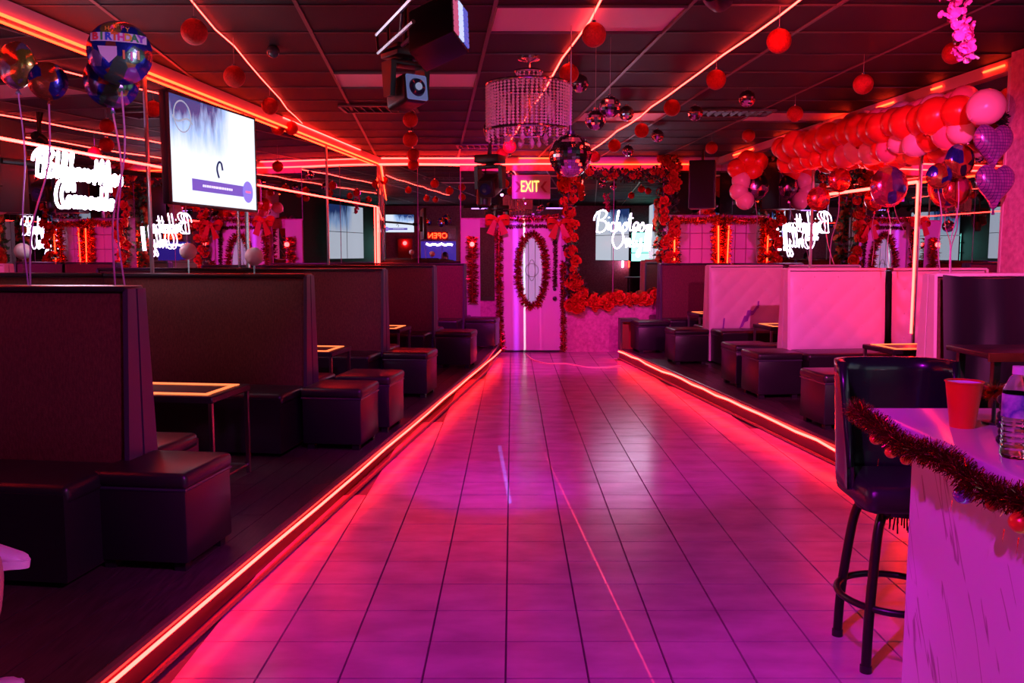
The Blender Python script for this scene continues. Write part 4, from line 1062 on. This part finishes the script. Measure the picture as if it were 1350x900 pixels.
def heart(label, c, r, m, yaw, group=None):
    t = thing('heart_balloon', label, 'balloon', c, yaw, group)
    b = MB(); nr, na = 9, 48; vs = []
    def out(a):
        x = 16*sin(a)**3; z = 13*cos(a)-5*cos(2*a)-2*cos(3*a)-cos(4*a); return x/17, (z+2)/15
    for sg in (-1,1):
        for i in range(nr+1):
            q = i/nr
            for k in range(na):
                x, z = out(2*pi*k/na); th = .42*r*sqrt(max(0,1-q**2.2)); vs.append((x*q*r, sg*th, z*q*r))
    N_ = (nr+1)*na; fs = []
    for h in (0,1):
        for i in range(nr):
            for k in range(na):
                f = (h*N_+i*na+k, h*N_+i*na+(k+1)%na, h*N_+(i+1)*na+(k+1)%na, h*N_+(i+1)*na+k); fs.append(f[::-1] if h == 0 else f)
    b.add(vs, fs); b.build('envelope', m, t, 'all')
    MB().add([(-.04*r,0,-.93*r),(.04*r,0,-.93*r),(.09*r,0,-1.2*r),(-.09*r,0,-1.2*r)],[(0,1,2,3)]).build('tail', m, t)
    return t
def gridfoil():
    M = bpy.data.materials.new('disco print foil'); M.use_nodes = True; nt = M.node_tree; b = nt.nodes['Principled BSDF']; L = nt.links.new
    tc = nt.nodes.new('ShaderNodeTexCoord'); br = nt.nodes.new('ShaderNodeTexBrick'); mp = nt.nodes.new('ShaderNodeMapping'); mp.inputs['Rotation'].default_value = (pi/2,0,0)
    L(tc.outputs['Object'],mp.inputs[0]); L(mp.outputs[0],br.inputs['Vector']); br.offset = 0; br.inputs['Scale'].default_value = 1; br.inputs['Brick Width'].default_value = .022; br.inputs['Row Height'].default_value = .022; br.inputs['Mortar Size'].default_value = .0016
    br.inputs['Color1'].default_value = (.36,.09,.42,1); br.inputs['Color2'].default_value = (.50,.13,.50,1); br.inputs['Mortar'].default_value = (.08,.03,.25,1)
    L(br.outputs[0],b.inputs['Base Color']); b.inputs['Metallic'].default_value = .6; b.inputs['Roughness'].default_value = .25; return M
gf = gridfoil()
heart('upper purple heart balloon with disco tile print by the pink pillar', PD(1309,193,6.2), .165, gf, radians(12))
heart('lower purple heart balloon with disco tile print by the pink pillar', PD(1311,246,6.2), .165, gf, radians(12))
foil('blue and orange printed foil balloon in front of the garland on the right', PD(1265,212,6.7), .13, F3, radians(15), tie=PD(1252,362,6.6))
foil('small blue printed foil balloon left of the upright red light on right', PD(1238,232,6.6), .095, F3, radians(-10), tie=PD(1240,362,6.6))
foil('red printed foil balloon hanging low behind the blue ones on the right', PD(1262,250,6.9), .12, F4, radians(5), tie=PD(1254,362,6.6))
foil('small orange red foil balloon under the garland, near the white sign glow', PD(1107,237,8.9), .125, F4, radians(10), tie=PD(1094,350,8.8))
foil('pink and blue foil balloon in front of the lit mirror on the right', PD(1172,246,8.0), .185, F6, radians(10), tie=PD(1172,352,8.0))
foil('round red and blue foil balloon under the left end of the garland', PD(1079,262,9.3), .125, F4, radians(0), tie=PD(1100,350,9.2))
foil('black and pink foil balloon beside the far corner balloon cluster', PD(996,246,11.2), .165, F5, radians(-10), tie=PD(998,345,10.9))
# balls on sticks on the second booth
for px, py, r, lb in ((248,331,11,'left white ball on a stick above the second booth'),(335,338,12,'right white ball on a stick above the second booth')):
    p = PD(px,py,6.25); zb_ = 1.36
    t = thing('ball_stick', lb, 'decoration', (p.x,p.y,zb_), 0, 'white balls on sticks')
    MB().ball((0,0,p.z-zb_),r/F*6.25,20,14).build('ball', mat('white ball',(.80,.62,.66),.35), t)
    MB().tube([(0,0,-.02),(0,0,p.z-zb_-.03)],.006,6).build('stick', chrome_m, t)
# metal poles against the mirrors
for p, h0, h1, lb in ((PD(327,300,8.6),1.3,2.5,'slim chrome pole by the left mirrors behind the television'),):
    tag(MB().tube([(0,0,h0-.0),(0,0,h1)],.014,8).build('pole', chrome_m, None, True, (p.x,p.y,0)), lb, 'pole')

# ------------------------------------------------------------------ flowers
def rose_mesh(m, seed):
    R = random.Random(seed); b = MB()
    for n, rad, tilt, sz in ((5,.030,1.05,.052),(5,.018,.6,.046),(3,.008,.25,.036)):
        for k in range(n):
            a = 2*pi*k/n+R.uniform(-.2,.2)+rad*40; M = Matrix.Rotation(a,3,'Z') @ Matrix.Rotation(tilt,3,'Y')
            w_ = sz*.62; o = Vector((rad*cos(a),rad*sin(a),0))*.5
            vs = [M @ Vector((0,-w_*.3,0)), M @ Vector((0,w_*.3,0)), M @ Vector((.010,w_,sz*.6)), M @ Vector((.010,-w_,sz*.6)), M @ Vector((-.004,w_*.5,sz)), M @ Vector((-.004,-w_*.5,sz))]
            b.add([q+o for q in vs],[(0,1,2,3),(3,2,4,5)])
    return b.mesh('rose', m, 'all')
RM = [rose_mesh(rose_m,1),rose_mesh(orangerose_m,2),rose_mesh(rose_m,3)]
def flowers(name, label, path, n, spread, sc, seed, leafn=260, face=(0,-1,.15), leafm=leaf_m):
    R = random.Random(seed); base = Vector(path[0]); t = thing(name, label, 'flowers', base)
    P = crm(path,6); lf = MB()
    for k in range(n):
        p = P[int((k+.5)/n*(len(P)-1))]-base+Vector((R.uniform(-1,1)*spread,R.uniform(-.8,.2)*spread,R.uniform(-1,1)*spread))
        o = link('rose', RM[R.randrange(3)], t, p); s = sc*R.uniform(.8,1.25); o.scale = (s,s,s)
        d = Vector(face)+Vector((R.uniform(-.7,.7),R.uniform(-.3,.3),R.uniform(-.5,.7))); o.rotation_euler = d.to_track_quat('Z','Y').to_euler()
    for k in range(leafn):
        p = P[R.randrange(len(P))]-base+Vector((R.uniform(-1.1,1.1)*spread,R.uniform(-.3,.6)*spread,R.uniform(-1.1,1.1)*spread))
        d = Vector((R.gauss(0,1),R.gauss(0,1)-.5,R.gauss(0,1))).normalized()*.07*sc; s = d.orthogonal().normalized()*.022*sc; u_ = d.cross(s).normalized()*.008
        lf.add([p,p+d*.5+s+u_,p+d,p+d*.5-s+u_],[(0,1,2),(0,2,3)])
    if leafn: stuff(lf.build('leaves', leafm, t, False))
    MB().tube([q-base for q in P],.008,5).build('vine', leafm, t)
    return t
flowers('rose_column', 'column of red roses and leaves right of the door, up to the crown', [fp(746,225,.16),fp(749,280,.16),fp(751,330,.16),fp(753,385,.16)], 34, .085, 1.25, 31)
flowers('rose_column', 'column of red roses at the right end of the script sign mirror', [fp(880,212,.2),fp(881,250,.2),fp(878,300,.2),fp(880,350,.2)], 36, .10, 1.3, 32)
flowers('rose_garland', 'leafy rose garland along the top of the right mirror on the far wall', [fp(752,226,.14),fp(800,229,.14),fp(840,231,.14),fp(874,226,.14)], 12, .06, 1.0, 33, 420)
flowers('rose_garland', 'orange red flower garland along the ledge under the script sign', [fp(752,404,.16),fp(775,400,.16),fp(800,396,.16),fp(830,392,.16),fp(868,390,.16)], 40, .07, 1.3, 34, 60)
flowers('rose_spray', 'spray of orange roses at the left end of the mirror ledge', [fp(755,365,.16),fp(764,380,.16),fp(752,400,.16)], 14, .08, 1.3, 35, 80)
# pink blossom spray, top right
def blossom_mesh():
    b = MB()
    for k in range(5):
        a = 2*pi*k/5; M = Matrix.Rotation(a,3,'Z') @ Matrix.Rotation(.95,3,'Y')
        b.add([M @ Vector(q) for q in ((0,-.008,0),(0,.008,0),(.004,.022,.022),(0,.014,.040),(0,-.014,.040),(.004,-.022,.022))],[(0,1,2,5),(5,2,3,4)])
    return b.mesh('blossom', pinkflower_m, 'all')
bm_ = blossom_mesh()
pa = [PD(1262,-30,4.6),PD(1258,10,4.6),PD(1266,40,4.6),PD(1272,72,4.6)]
base = pa[0]; t = thing('blossom_spray', 'spray of pink blossoms hanging from the ceiling at the upper right', 'flowers', base)
P = crm(pa,8); R7 = random.Random(9)
for k in range(95):
    i = R7.randrange(len(P)); sp = .085*(1-.72*i/len(P)); p = P[i]-base+Vector((R7.uniform(-1,1)*sp,R7.uniform(-1,1)*sp,R7.uniform(-.02,.02)))
    o = link('blossom', bm_, t, p); o.rotation_euler = Vector((R7.gauss(0,1),R7.gauss(-.8,.6),R7.gauss(-.2,.7))).to_track_quat('Z','Y').to_euler(); o.scale = (R7.uniform(.55,.85),)*3
MB().tube([q-base for q in P]+[P[-1]-base+Vector((.02,0,-.03))],.004,5).build('stem', mat('pale stem',(.5,.5,.4),.5), t)
bd_ = MB()
for k in range(7): bd_.tube([P[-8+k]-base,P[-8+k]-base+Vector((R7.uniform(-.06,.08),0,R7.uniform(-.06,-.02)))],[.004,.007],5)
bd_.build('buds', MATS['pale stem'], t)

# ------------------------------------------------------------------ pink pillar and rear of the room
pl = struct(MB().hexa([(3.86,6.0,0),(3.76,6.75,0),(4.4,6.75,0),(4.4,6.0,0)],[(3.86,6.0,3.0),(3.76,6.75,3.0),(4.4,6.75,3.0),(4.4,6.0,3.0)]).build('wall_pillar', pinkwall_m, smooth=False))
MB().box((3.78,6.76,1.45),(.05,.03,2.9)).build('corner_trim', crown_m, pl, False)
tins('dark tinsel tuft above the purple heart balloons', [PD(1325,150,6.6),PD(1322,172,6.6)], .05, 900, mat('black tinsel',(.02,.015,.02),.3,.4), 40, .006)
strip('bright orange light strip on top of the pink pillar', [(3.84,6.72,2.93),(3.86,6.3,2.94),(3.88,5.9,2.95)], orange_led, .012)
wb = struct(MB().box((.3,-3.56,1.55),(10.2,.1,3.1)).build('wall_back', pinkwall_m, smooth=False))
# recess with lit doorway, seen in the far mirror
def bx(px): return (px-675)/F*30.1
def bz(py): return 1.5+(333-py)/F*30.1
def bbox(p0,p1,q0,q1,d,dd=.06): return MB().box(((bx(p0)+bx(p1))/2,-3.51+d,(bz(q0)+bz(q1))/2),(bx(p1)-bx(p0),dd,bz(q0)-bz(q1)))
t = thing('television', 'television on the rear wall, seen small in the far left mirror', 'television', ((bx(507)+bx(548))/2,-3.36,(bz(283)+bz(307))/2), pi)
tv(t, 1.08, .62)
dn = struct(bbox(556,602,318,420,.02).build('door_2', mat('night blue glass',(.02,.02,.10),.2,e=(.08,.03,.55),es=.5), smooth=False))
fr_ = bbox(553,556,300,420,.04,.1); fr_.box(((bx(602)+bx(605))/2,-3.47,bz(360)),(bx(605)-bx(602),.1,bz(300)-bz(420))); fr_.box(((bx(553)+bx(605))/2,-3.47,bz(300)),(bx(605)-bx(553),.1,.12)); fr_.build('door_frame', crown_m, dn, False)
t = thing('open_sign', 'glowing OPEN sign over the rear doorway, seen in the far mirror', 'sign', (bx(578),-3.42,bz(311)), pi)
MB().box((0,.02,0),(.7,.03,.28)).build('backing', mat('sign red',(.3,.03,.05),.5), t, False)
me = textmesh('OPEN', .26, .004); me.materials.clear(); me.materials.append(orange_led); o = link('lettering', me, t, (0,-.01,0)); o.rotation_euler = (pi/2,0,0)
sc_ = [(bx(563)+i*.075,-3.42,bz(321)-.05*abs(sin(i*.9))) for i in range(13)]
strip('scalloped white neon tube across the rear doorway, seen in the far mirror', sc_, neon2_m, .035, name='neon_tube')
for p0,p1,lb in ((526,545,'red lit alcove lamp on the rear wall, by the television'),(616,630,'red lit alcove lamp on the rear wall, beyond the doorway')):
    t = thing('alcove_lamp', lb+' in reflection', 'lamp', (bx((p0+p1)/2),-3.45,bz(330)))
    MB().box((0,.0,0),(abs(bx(p1)-bx(p0)),.05,.8)).build('backplate', mat('red board',(.4,.03,.04),.5), t, False)
    MB().ball((0,.09,.25),.07,12,8).build('bulb', redlamp_m, t)
# teal back bar
t = thing('back_bar', 'teal lit back bar shelving behind the camera, seen in the mirrors', 'shelf', (4.55,-3.3,0))
MB().box((0,0,1.05),(1.1,.3,2.1)).build('carcass', black_m, t, False)
MB().box((0,.16,1.7),(1.0,.01,.95)).build('light_panel', teal_led, t, False)
for z in (1.2,1.5,1.85): MB().box((0,.24,z),(1.1,.2,.03)).build('shelf_board', black_m, t, False)
strip('white lit tube left of the teal back bar', [(3.78,-3.35,1.0),(3.78,-3.35,1.75)], neon2_m, .03, name='neon_tube')
strip('orange lit tube beside the teal back bar', [(4.0,-3.32,1.0),(4.0,-3.32,1.75)], orange_led, .03, name='neon_tube')
t = thing('video_wall', 'tall video wall of four screens behind the bar, seen in the mirrors', 'television', (3.15,-.9,2.05), radians(-90-28))
for i in (-1,1):
    for j in (-1,1):
        MB().box((i*.46,0,j*.40),(.91,.06,.79),None,.006,1).build('screen_case', black_m, t)
MB().box((0,-.034,0),(1.8,.004,1.56)).build('screen', scr2_m, t, False)
jn = MB().box((0,-.04,0),(.016,.006,1.58)).box((0,-.04,0),(1.82,.006,.016)); jn.build('joint', black_m, t, False)
MB().tube([(0,.06,.7),(0,.06,1.1)],.03,8).build('hanger', blackmetal_m, t)
t2 = dup(t, (4.0,2.05,2.1), radians(-88), 'wide video wall of four screens high on the wall beside the bar, outside the view', None); t2.scale = (1.35,1,.98)
cb = [PZ(693,466,.006),PZ(703,474,.006),PZ(722,479,.006),PZ(745,479,.006),PZ(775,484,.006),PZ(800,484,.006),PZ(818,482,.006)]  # laser trace on the tiles, modelled as a thin pale tube
tag(MB().tube([q-cb[0] for q in crm(cb,5)],.010,5).build('laser_trace', mat('pale laser line',(.95,.78,.50),.4), None, True, cb[0]), 'thin pale laser trace on the floor before the door, built as a tube', 'laser_trace')

# ------------------------------------------------------------------ seated visitor at the left edge
def skin(name, verts, edges, radii, m, parent=None, sub=2, root=0):
    me = bpy.data.meshes.new(name); me.from_pydata(verts, edges, []); o = link(name, me, parent)
    md = o.modifiers.new('s','SKIN'); md.use_smooth_shade = True
    for i,r in enumerate(radii): me.skin_vertices[0].data[i].radius = (r,r) if not isinstance(r,tuple) else r
    for i in range(len(verts)): me.skin_vertices[0].data[i].use_root = (i == root)
    s = o.modifiers.new('d','SUBSURF'); s.levels = sub; s.render_levels = sub
    dg = bpy.context.evaluated_depsgraph_get(); m2 = bpy.data.meshes.new_from_object(o.evaluated_get(dg)); o.modifiers.clear(); o.data = m2
    m2.materials.clear(); m2.materials.append(m); bpy.data.meshes.remove(me)
    return o
px_, py_ = -1.865, 2.12
t = thing('person', 'person seated at the left edge, one white sneaker resting across a bare knee', 'person', (px_,py_,PH))
V = [(0,0,.50),(0,0,.70),(0,-.02,.92),(0,-.01,1.04),(0,.01,1.12),(0,.02,1.22),      # pelvis .. head
     (.19,-.02,.97),(.25,.10,.73),(.18,.33,.62),(-.19,-.02,.97),(-.28,.08,.74),(-.30,.30,.60),
     (.11,.06,.49),(.300,.40,.455),(.297,.36,.27),(.255,.29,.085),(.285,.36,.045),
     (-.11,.06,.50),(-.40,.34,.60),(-.10,.42,.565),(.16,.45,.535),(.24,.45,.52),
     (.17,.40,.60),(-.31,.37,.58)]
E_ = [(0,1),(1,2),(2,3),(3,4),(4,5),(2,6),(6,7),(7,8),(2,9),(9,10),(10,11),(0,12),(12,13),(13,14),(14,15),(15,16),(0,17),(17,18),(18,19),(19,20),(20,21),(8,22),(11,23)]
Rr = [.15,.14,.15,.06,.05,.085,.055,.042,.03,.055,.042,.03,.085,.062,.054,.038,.03,.085,.062,.05,.038,.03,.022,.022]
skin('body', V, E_, Rr, skin_m, t)
skin('shirt', [(0,0,.52),(0,0,.72),(0,-.02,.93),(.17,-.02,.97),(.235,.07,.80),(-.17,-.02,.97),(-.25,.06,.80)], [(0,1),(1,2),(2,3),(3,4),(2,5),(5,6)], [.165,.155,.16,.07,.06,.07,.06], mat('dark shirt',(.03,.03,.05),.8), t)
skin('shorts', [(0,0,.50),(.11,.06,.49),(.21,.26,.485),(-.11,.06,.50),(-.27,.21,.555)], [(0,1),(1,2),(0,3),(3,4)], [.165,.10,.085,.10,.085], mat('denim',(.05,.06,.12),.8), t)
h = MB(); h.ball((0,.012,1.25),.112,20,14,(.9,1.05,1.15)); h.ball((0,-.05,1.16),.09,16,10,(1,.8,1.3)); h.build('hair', mat('dark hair',(.015,.01,.01),.5), t, 'all')
fc = MB(); fc.ball((0,.085,1.20),.085,18,12,(.82,.55,1.15)); fc.ball((0,.14,1.195),.016,8,6,(.8,1.3,1.4)); fc.build('face', skin_m, t, 'all')
ey = MB(); ey.ball((.032,.124,1.225),.011,8,6).ball((-.032,.124,1.225),.011,8,6); ey.build('eyes', black_m, t, 'all')
for hx,hy,hz_,sg in ((.17,.40,.60,1),(-.31,.37,.58,-1)):
    for k in range(5):
        o0 = Vector((hx+(-.024+.016*k)*1.0,hy+.01,hz_)); d = Vector((.01*(k-2),.05 if k else .025,-.012)); skin('finger', [o0,o0+d*.55,o0+d+Vector((0,0,-.015))], [(0,1),(1,2)], [.009,.0085,.007], skin_m, t, 1)
def sneaker(lb, M, loc):
    # local: heel at origin, toe +x, sole at z=0
    prof = [(-.02,.030,.0,.085),(.0,.036,.0,.095),(.05,.037,.0,.095),(.10,.036,.0,.078),(.16,.043,.0,.066),(.21,.045,.0,.056),(.245,.040,.004,.050),(.265,.031,.008,.044),(.277,.018,.014,.034),(.281,.006,.020,.026)]
    up = MB(); n = 12; vs = []
    for x,wd,z0,z1 in prof:
        for k in range(n):
            a = 2*pi*k/n; sy = abs(cos(a))**.75*(1 if cos(a) >= 0 else -1); sz = abs(sin(a))**.8*(1 if sin(a) >= 0 else -1)
            vs.append(M @ Vector((x, wd*sy, .018+z0+(z1-z0-.018)*(sz*.5+.5)))+loc)
    fs = [(i*n+k,i*n+(k+1)%n,(i+1)*n+(k+1)%n,(i+1)*n+k) for i in range(len(prof)-1) for k in range(n)]+[tuple(range(n))[::-1],tuple((len(prof)-1)*n+k for k in range(n))]
    up.add(vs,fs); sh_ = up.build('sneaker', mat('white leather',(.78,.68,.78),.45,bump=.15,bs=60), t, 'all')
    so_ = MB(); vs = []
    ol = [(-.03,.0),(-.02,.034),(.05,.041),(.10,.040),(.16,.048),(.22,.048),(.252,.040),(.273,.026),(.284,.010),(.286,.0)]; ol = ol+[(x,-y) for x,y in ol[1:-1][::-1]]
    n = len(ol)
    for z in (0,.024): vs += [M @ Vector((x,y,z+(.008 if x > .24 else 0)))+loc for x,y in ol]
    so_.add(vs,[(k,(k+1)%n,n+(k+1)%n,n+k) for k in range(n)]+[tuple(range(n))[::-1],tuple(range(n,2*n))]).build('sole', mat('white rubber',(.80,.72,.80),.5), sh_)
    for i in range(4):
        x = .075+i*.024; z = .098-i*.0085; MB().tube([M @ Vector((x,-.026,z-.006))+loc, M @ Vector((x+.006,0,z+.004))+loc, M @ Vector((x,.026,z-.006))+loc],.0035,5).build('lace', mat('lace',(.7,.6,.7),.7), sh_)
sneaker('', Matrix.Rotation(radians(-6),3,'X') @ Matrix.Rotation(radians(8),3,'Y'), Vector((.112,.45,.43)))
sneaker('', Matrix.Rotation(radians(52),3,'Z'), Vector((.175,.24,.004)))

# ------------------------------------------------------------------ added fill lamps and laser lines
def par(loc_, target, colour, watts, cone, blend=.6, name=None, radius=.02):
    ld = bpy.data.lights.new('added par light','SPOT'); ld.energy = watts; ld.color = colour; ld.spot_size = radians(cone); ld.spot_blend = blend; ld.shadow_soft_size = radius
    o = bpy.data.objects.new('added_par_light', ld); COL.objects.link(o); o.location = loc_
    o.rotation_euler = (Vector(target)-Vector(loc_)).to_track_quat('-Z','Y').to_euler(); return o
# added spots in par cans, for magenta wash and to brighten single things
ADDED_PARS = [((.1,1.6,2.82),(.35,4.2,0),(.78,.012,1.),175,72,'added black par lamp on the ceiling just behind the camera'),
        ((-.9,.4,2.82),(1.15,1.3,.5),(.82,.016,1.),210,62,'added black par lamp on the ceiling left of the camera'),
        ((.35,4.3,2.74),(.4,7.4,0),(.85,.012,.85),155,80,'added black par lamp under the ceiling over the near aisle'),
        ((-.20,8.8,2.66),(.55,12.9,.9),(1.,.02,.72),350,72,'added black par lamp under the ceiling over the far aisle'),
        ((1.5,.9,2.80),(-2.2,3.5,.95),(.85,.06,.8),230,42,'added small black par lamp on the ceiling aimed at the left benches'),
        ((1.0,4.3,2.70),(3.7,8.9,2.62),(1.,.03,.06),230,48,'added black par lamp aimed up at the red balloon garland'),
        ((.75,3.3,2.62),(.22,6.4,2.42),(1.,.22,.62),95,26,'added black par lamp aimed at the crystal chandelier'),
        ((.5,1.3,2.6),(-1.9,3.9,2.62),(.70,.42,1.),130,30,'added small black par lamp aimed at the foil balloons on the left'),
        ((.05,3.8,2.72),(-.14,5.45,0),(.10,.03,1.),110,22,'added black par lamp throwing a blue pool onto the aisle tiles'),
        ((1.7,2.0,2.82),(3.3,8.9,.85),(1.,.08,.48),1050,38,'added black par lamp on the ceiling over the bar')]
for q,tg,c_,w_,cn,lb in ADDED_PARS:
    par(q,tg,c_,w_,cn)
    d = (Vector(tg)-Vector(q)).normalized(); M = d.to_track_quat('-Z','Y').to_matrix()
    t = thing('par_lamp', lb, 'stage lamp', q)  # added par can for each added spot
    MB().lathe([(.0,.17),(.05,.16),(.065,.10),(.065,.02)],16,(0,0,0),M,cap=False).build('can', black_m, t)
    MB().tube([M @ Vector((0,0,.12)),(0,0,hz(q[1])-q[2])],.012,6).build('hanger', black_m, t)
for k,(x,y) in enumerate(((-1.0,-.7),(1.3,-.5))):  # violet bars added so the mirror balls have something bright to reflect
    t = thing('added_light_bar', ('left','right')[k]+' hand added violet light bar on the ceiling behind the camera', 'stage lamp', (x,y,2.86))
    MB().box((0,0,.05),(1.0,.09,.07)).build('housing', black_m, t, False)
    MB().box((0,.03,.0),(.5,.05,.03)).build('added_lit_strip', led('added violet bar',(.62,.22,1.),3), t, False)
# thin lines of light thrown by the lasers in the stage lamps
def laser(o, p1, p2, colour, watts, wd, soft=.3):
    o, p1, p2 = Vector(o), Vector(p1), Vector(p2)
    d1, d2 = (p1-o).normalized(), (p2-o).normalized(); z = -(d1+d2).normalized(); y = (d1-d2); y = (y-z*y.dot(z)).normalized(); x = y.cross(z)
    ld = bpy.data.lights.new('laser','SPOT'); ld.energy = watts; ld.color = colour; ld.shadow_soft_size = 0; half = d1.angle(d2)/2
    ld.spot_size = min(3.0, 2*half*1.05+.02); ld.spot_blend = .05
    ld.use_nodes = True; nt = ld.node_tree; em = nt.nodes['Emission']; L = nt.links.new
    tc = nt.nodes.new('ShaderNodeTexCoord'); sp = nt.nodes.new('ShaderNodeSeparateXYZ'); L(tc.outputs['Normal'], sp.inputs[0])
    def mth(op,a,b=None):
        n = nt.nodes.new('ShaderNodeMath'); n.operation = op
        for i,v in enumerate((a,b)):
            if v is None: continue
            if isinstance(v,(int,float)): n.inputs[i].default_value = v
            else: L(v,n.inputs[i])
        return n.outputs[0]
    u = mth('ABSOLUTE', mth('DIVIDE', sp.outputs[0], sp.outputs[2]))
    mr = nt.nodes.new('ShaderNodeMapRange'); mr.inputs[1].default_value = wd; mr.inputs[2].default_value = wd*(1-soft); mr.inputs[3].default_value = 0; mr.inputs[4].default_value = 1; L(u, mr.inputs[0])
    L(mr.outputs[0], em.inputs['Strength'])
    ob = bpy.data.objects.new('laser', ld); COL.objects.link(ob); M = Matrix((x,y,z)).transposed().to_4x4(); M.translation = o; ob.matrix_world = M
lo = mf+Vector((.12,.12,-.5))
laser(lo, fp(691,268), fp(692,463), (.85,1.,.95), 700, .0042, .5)
laser(lo, fp(679,225), fp(681,463), (.30,.04,1.), 700, .013, .9)
laser(lo, fp(712,300), fp(713,463), (1.,.10,.5), 160, .0028, .5)
lo2 = (-.15,4.6,2.55)
laser(lo2, PZ(712,585,0), PZ(862,900,0), (1.,.06,.12), 380, .0022, .5)
laser(lo2, PZ(659,590,0), PZ(672,660,0), (.12,.22,1.), 420, .006, .7)
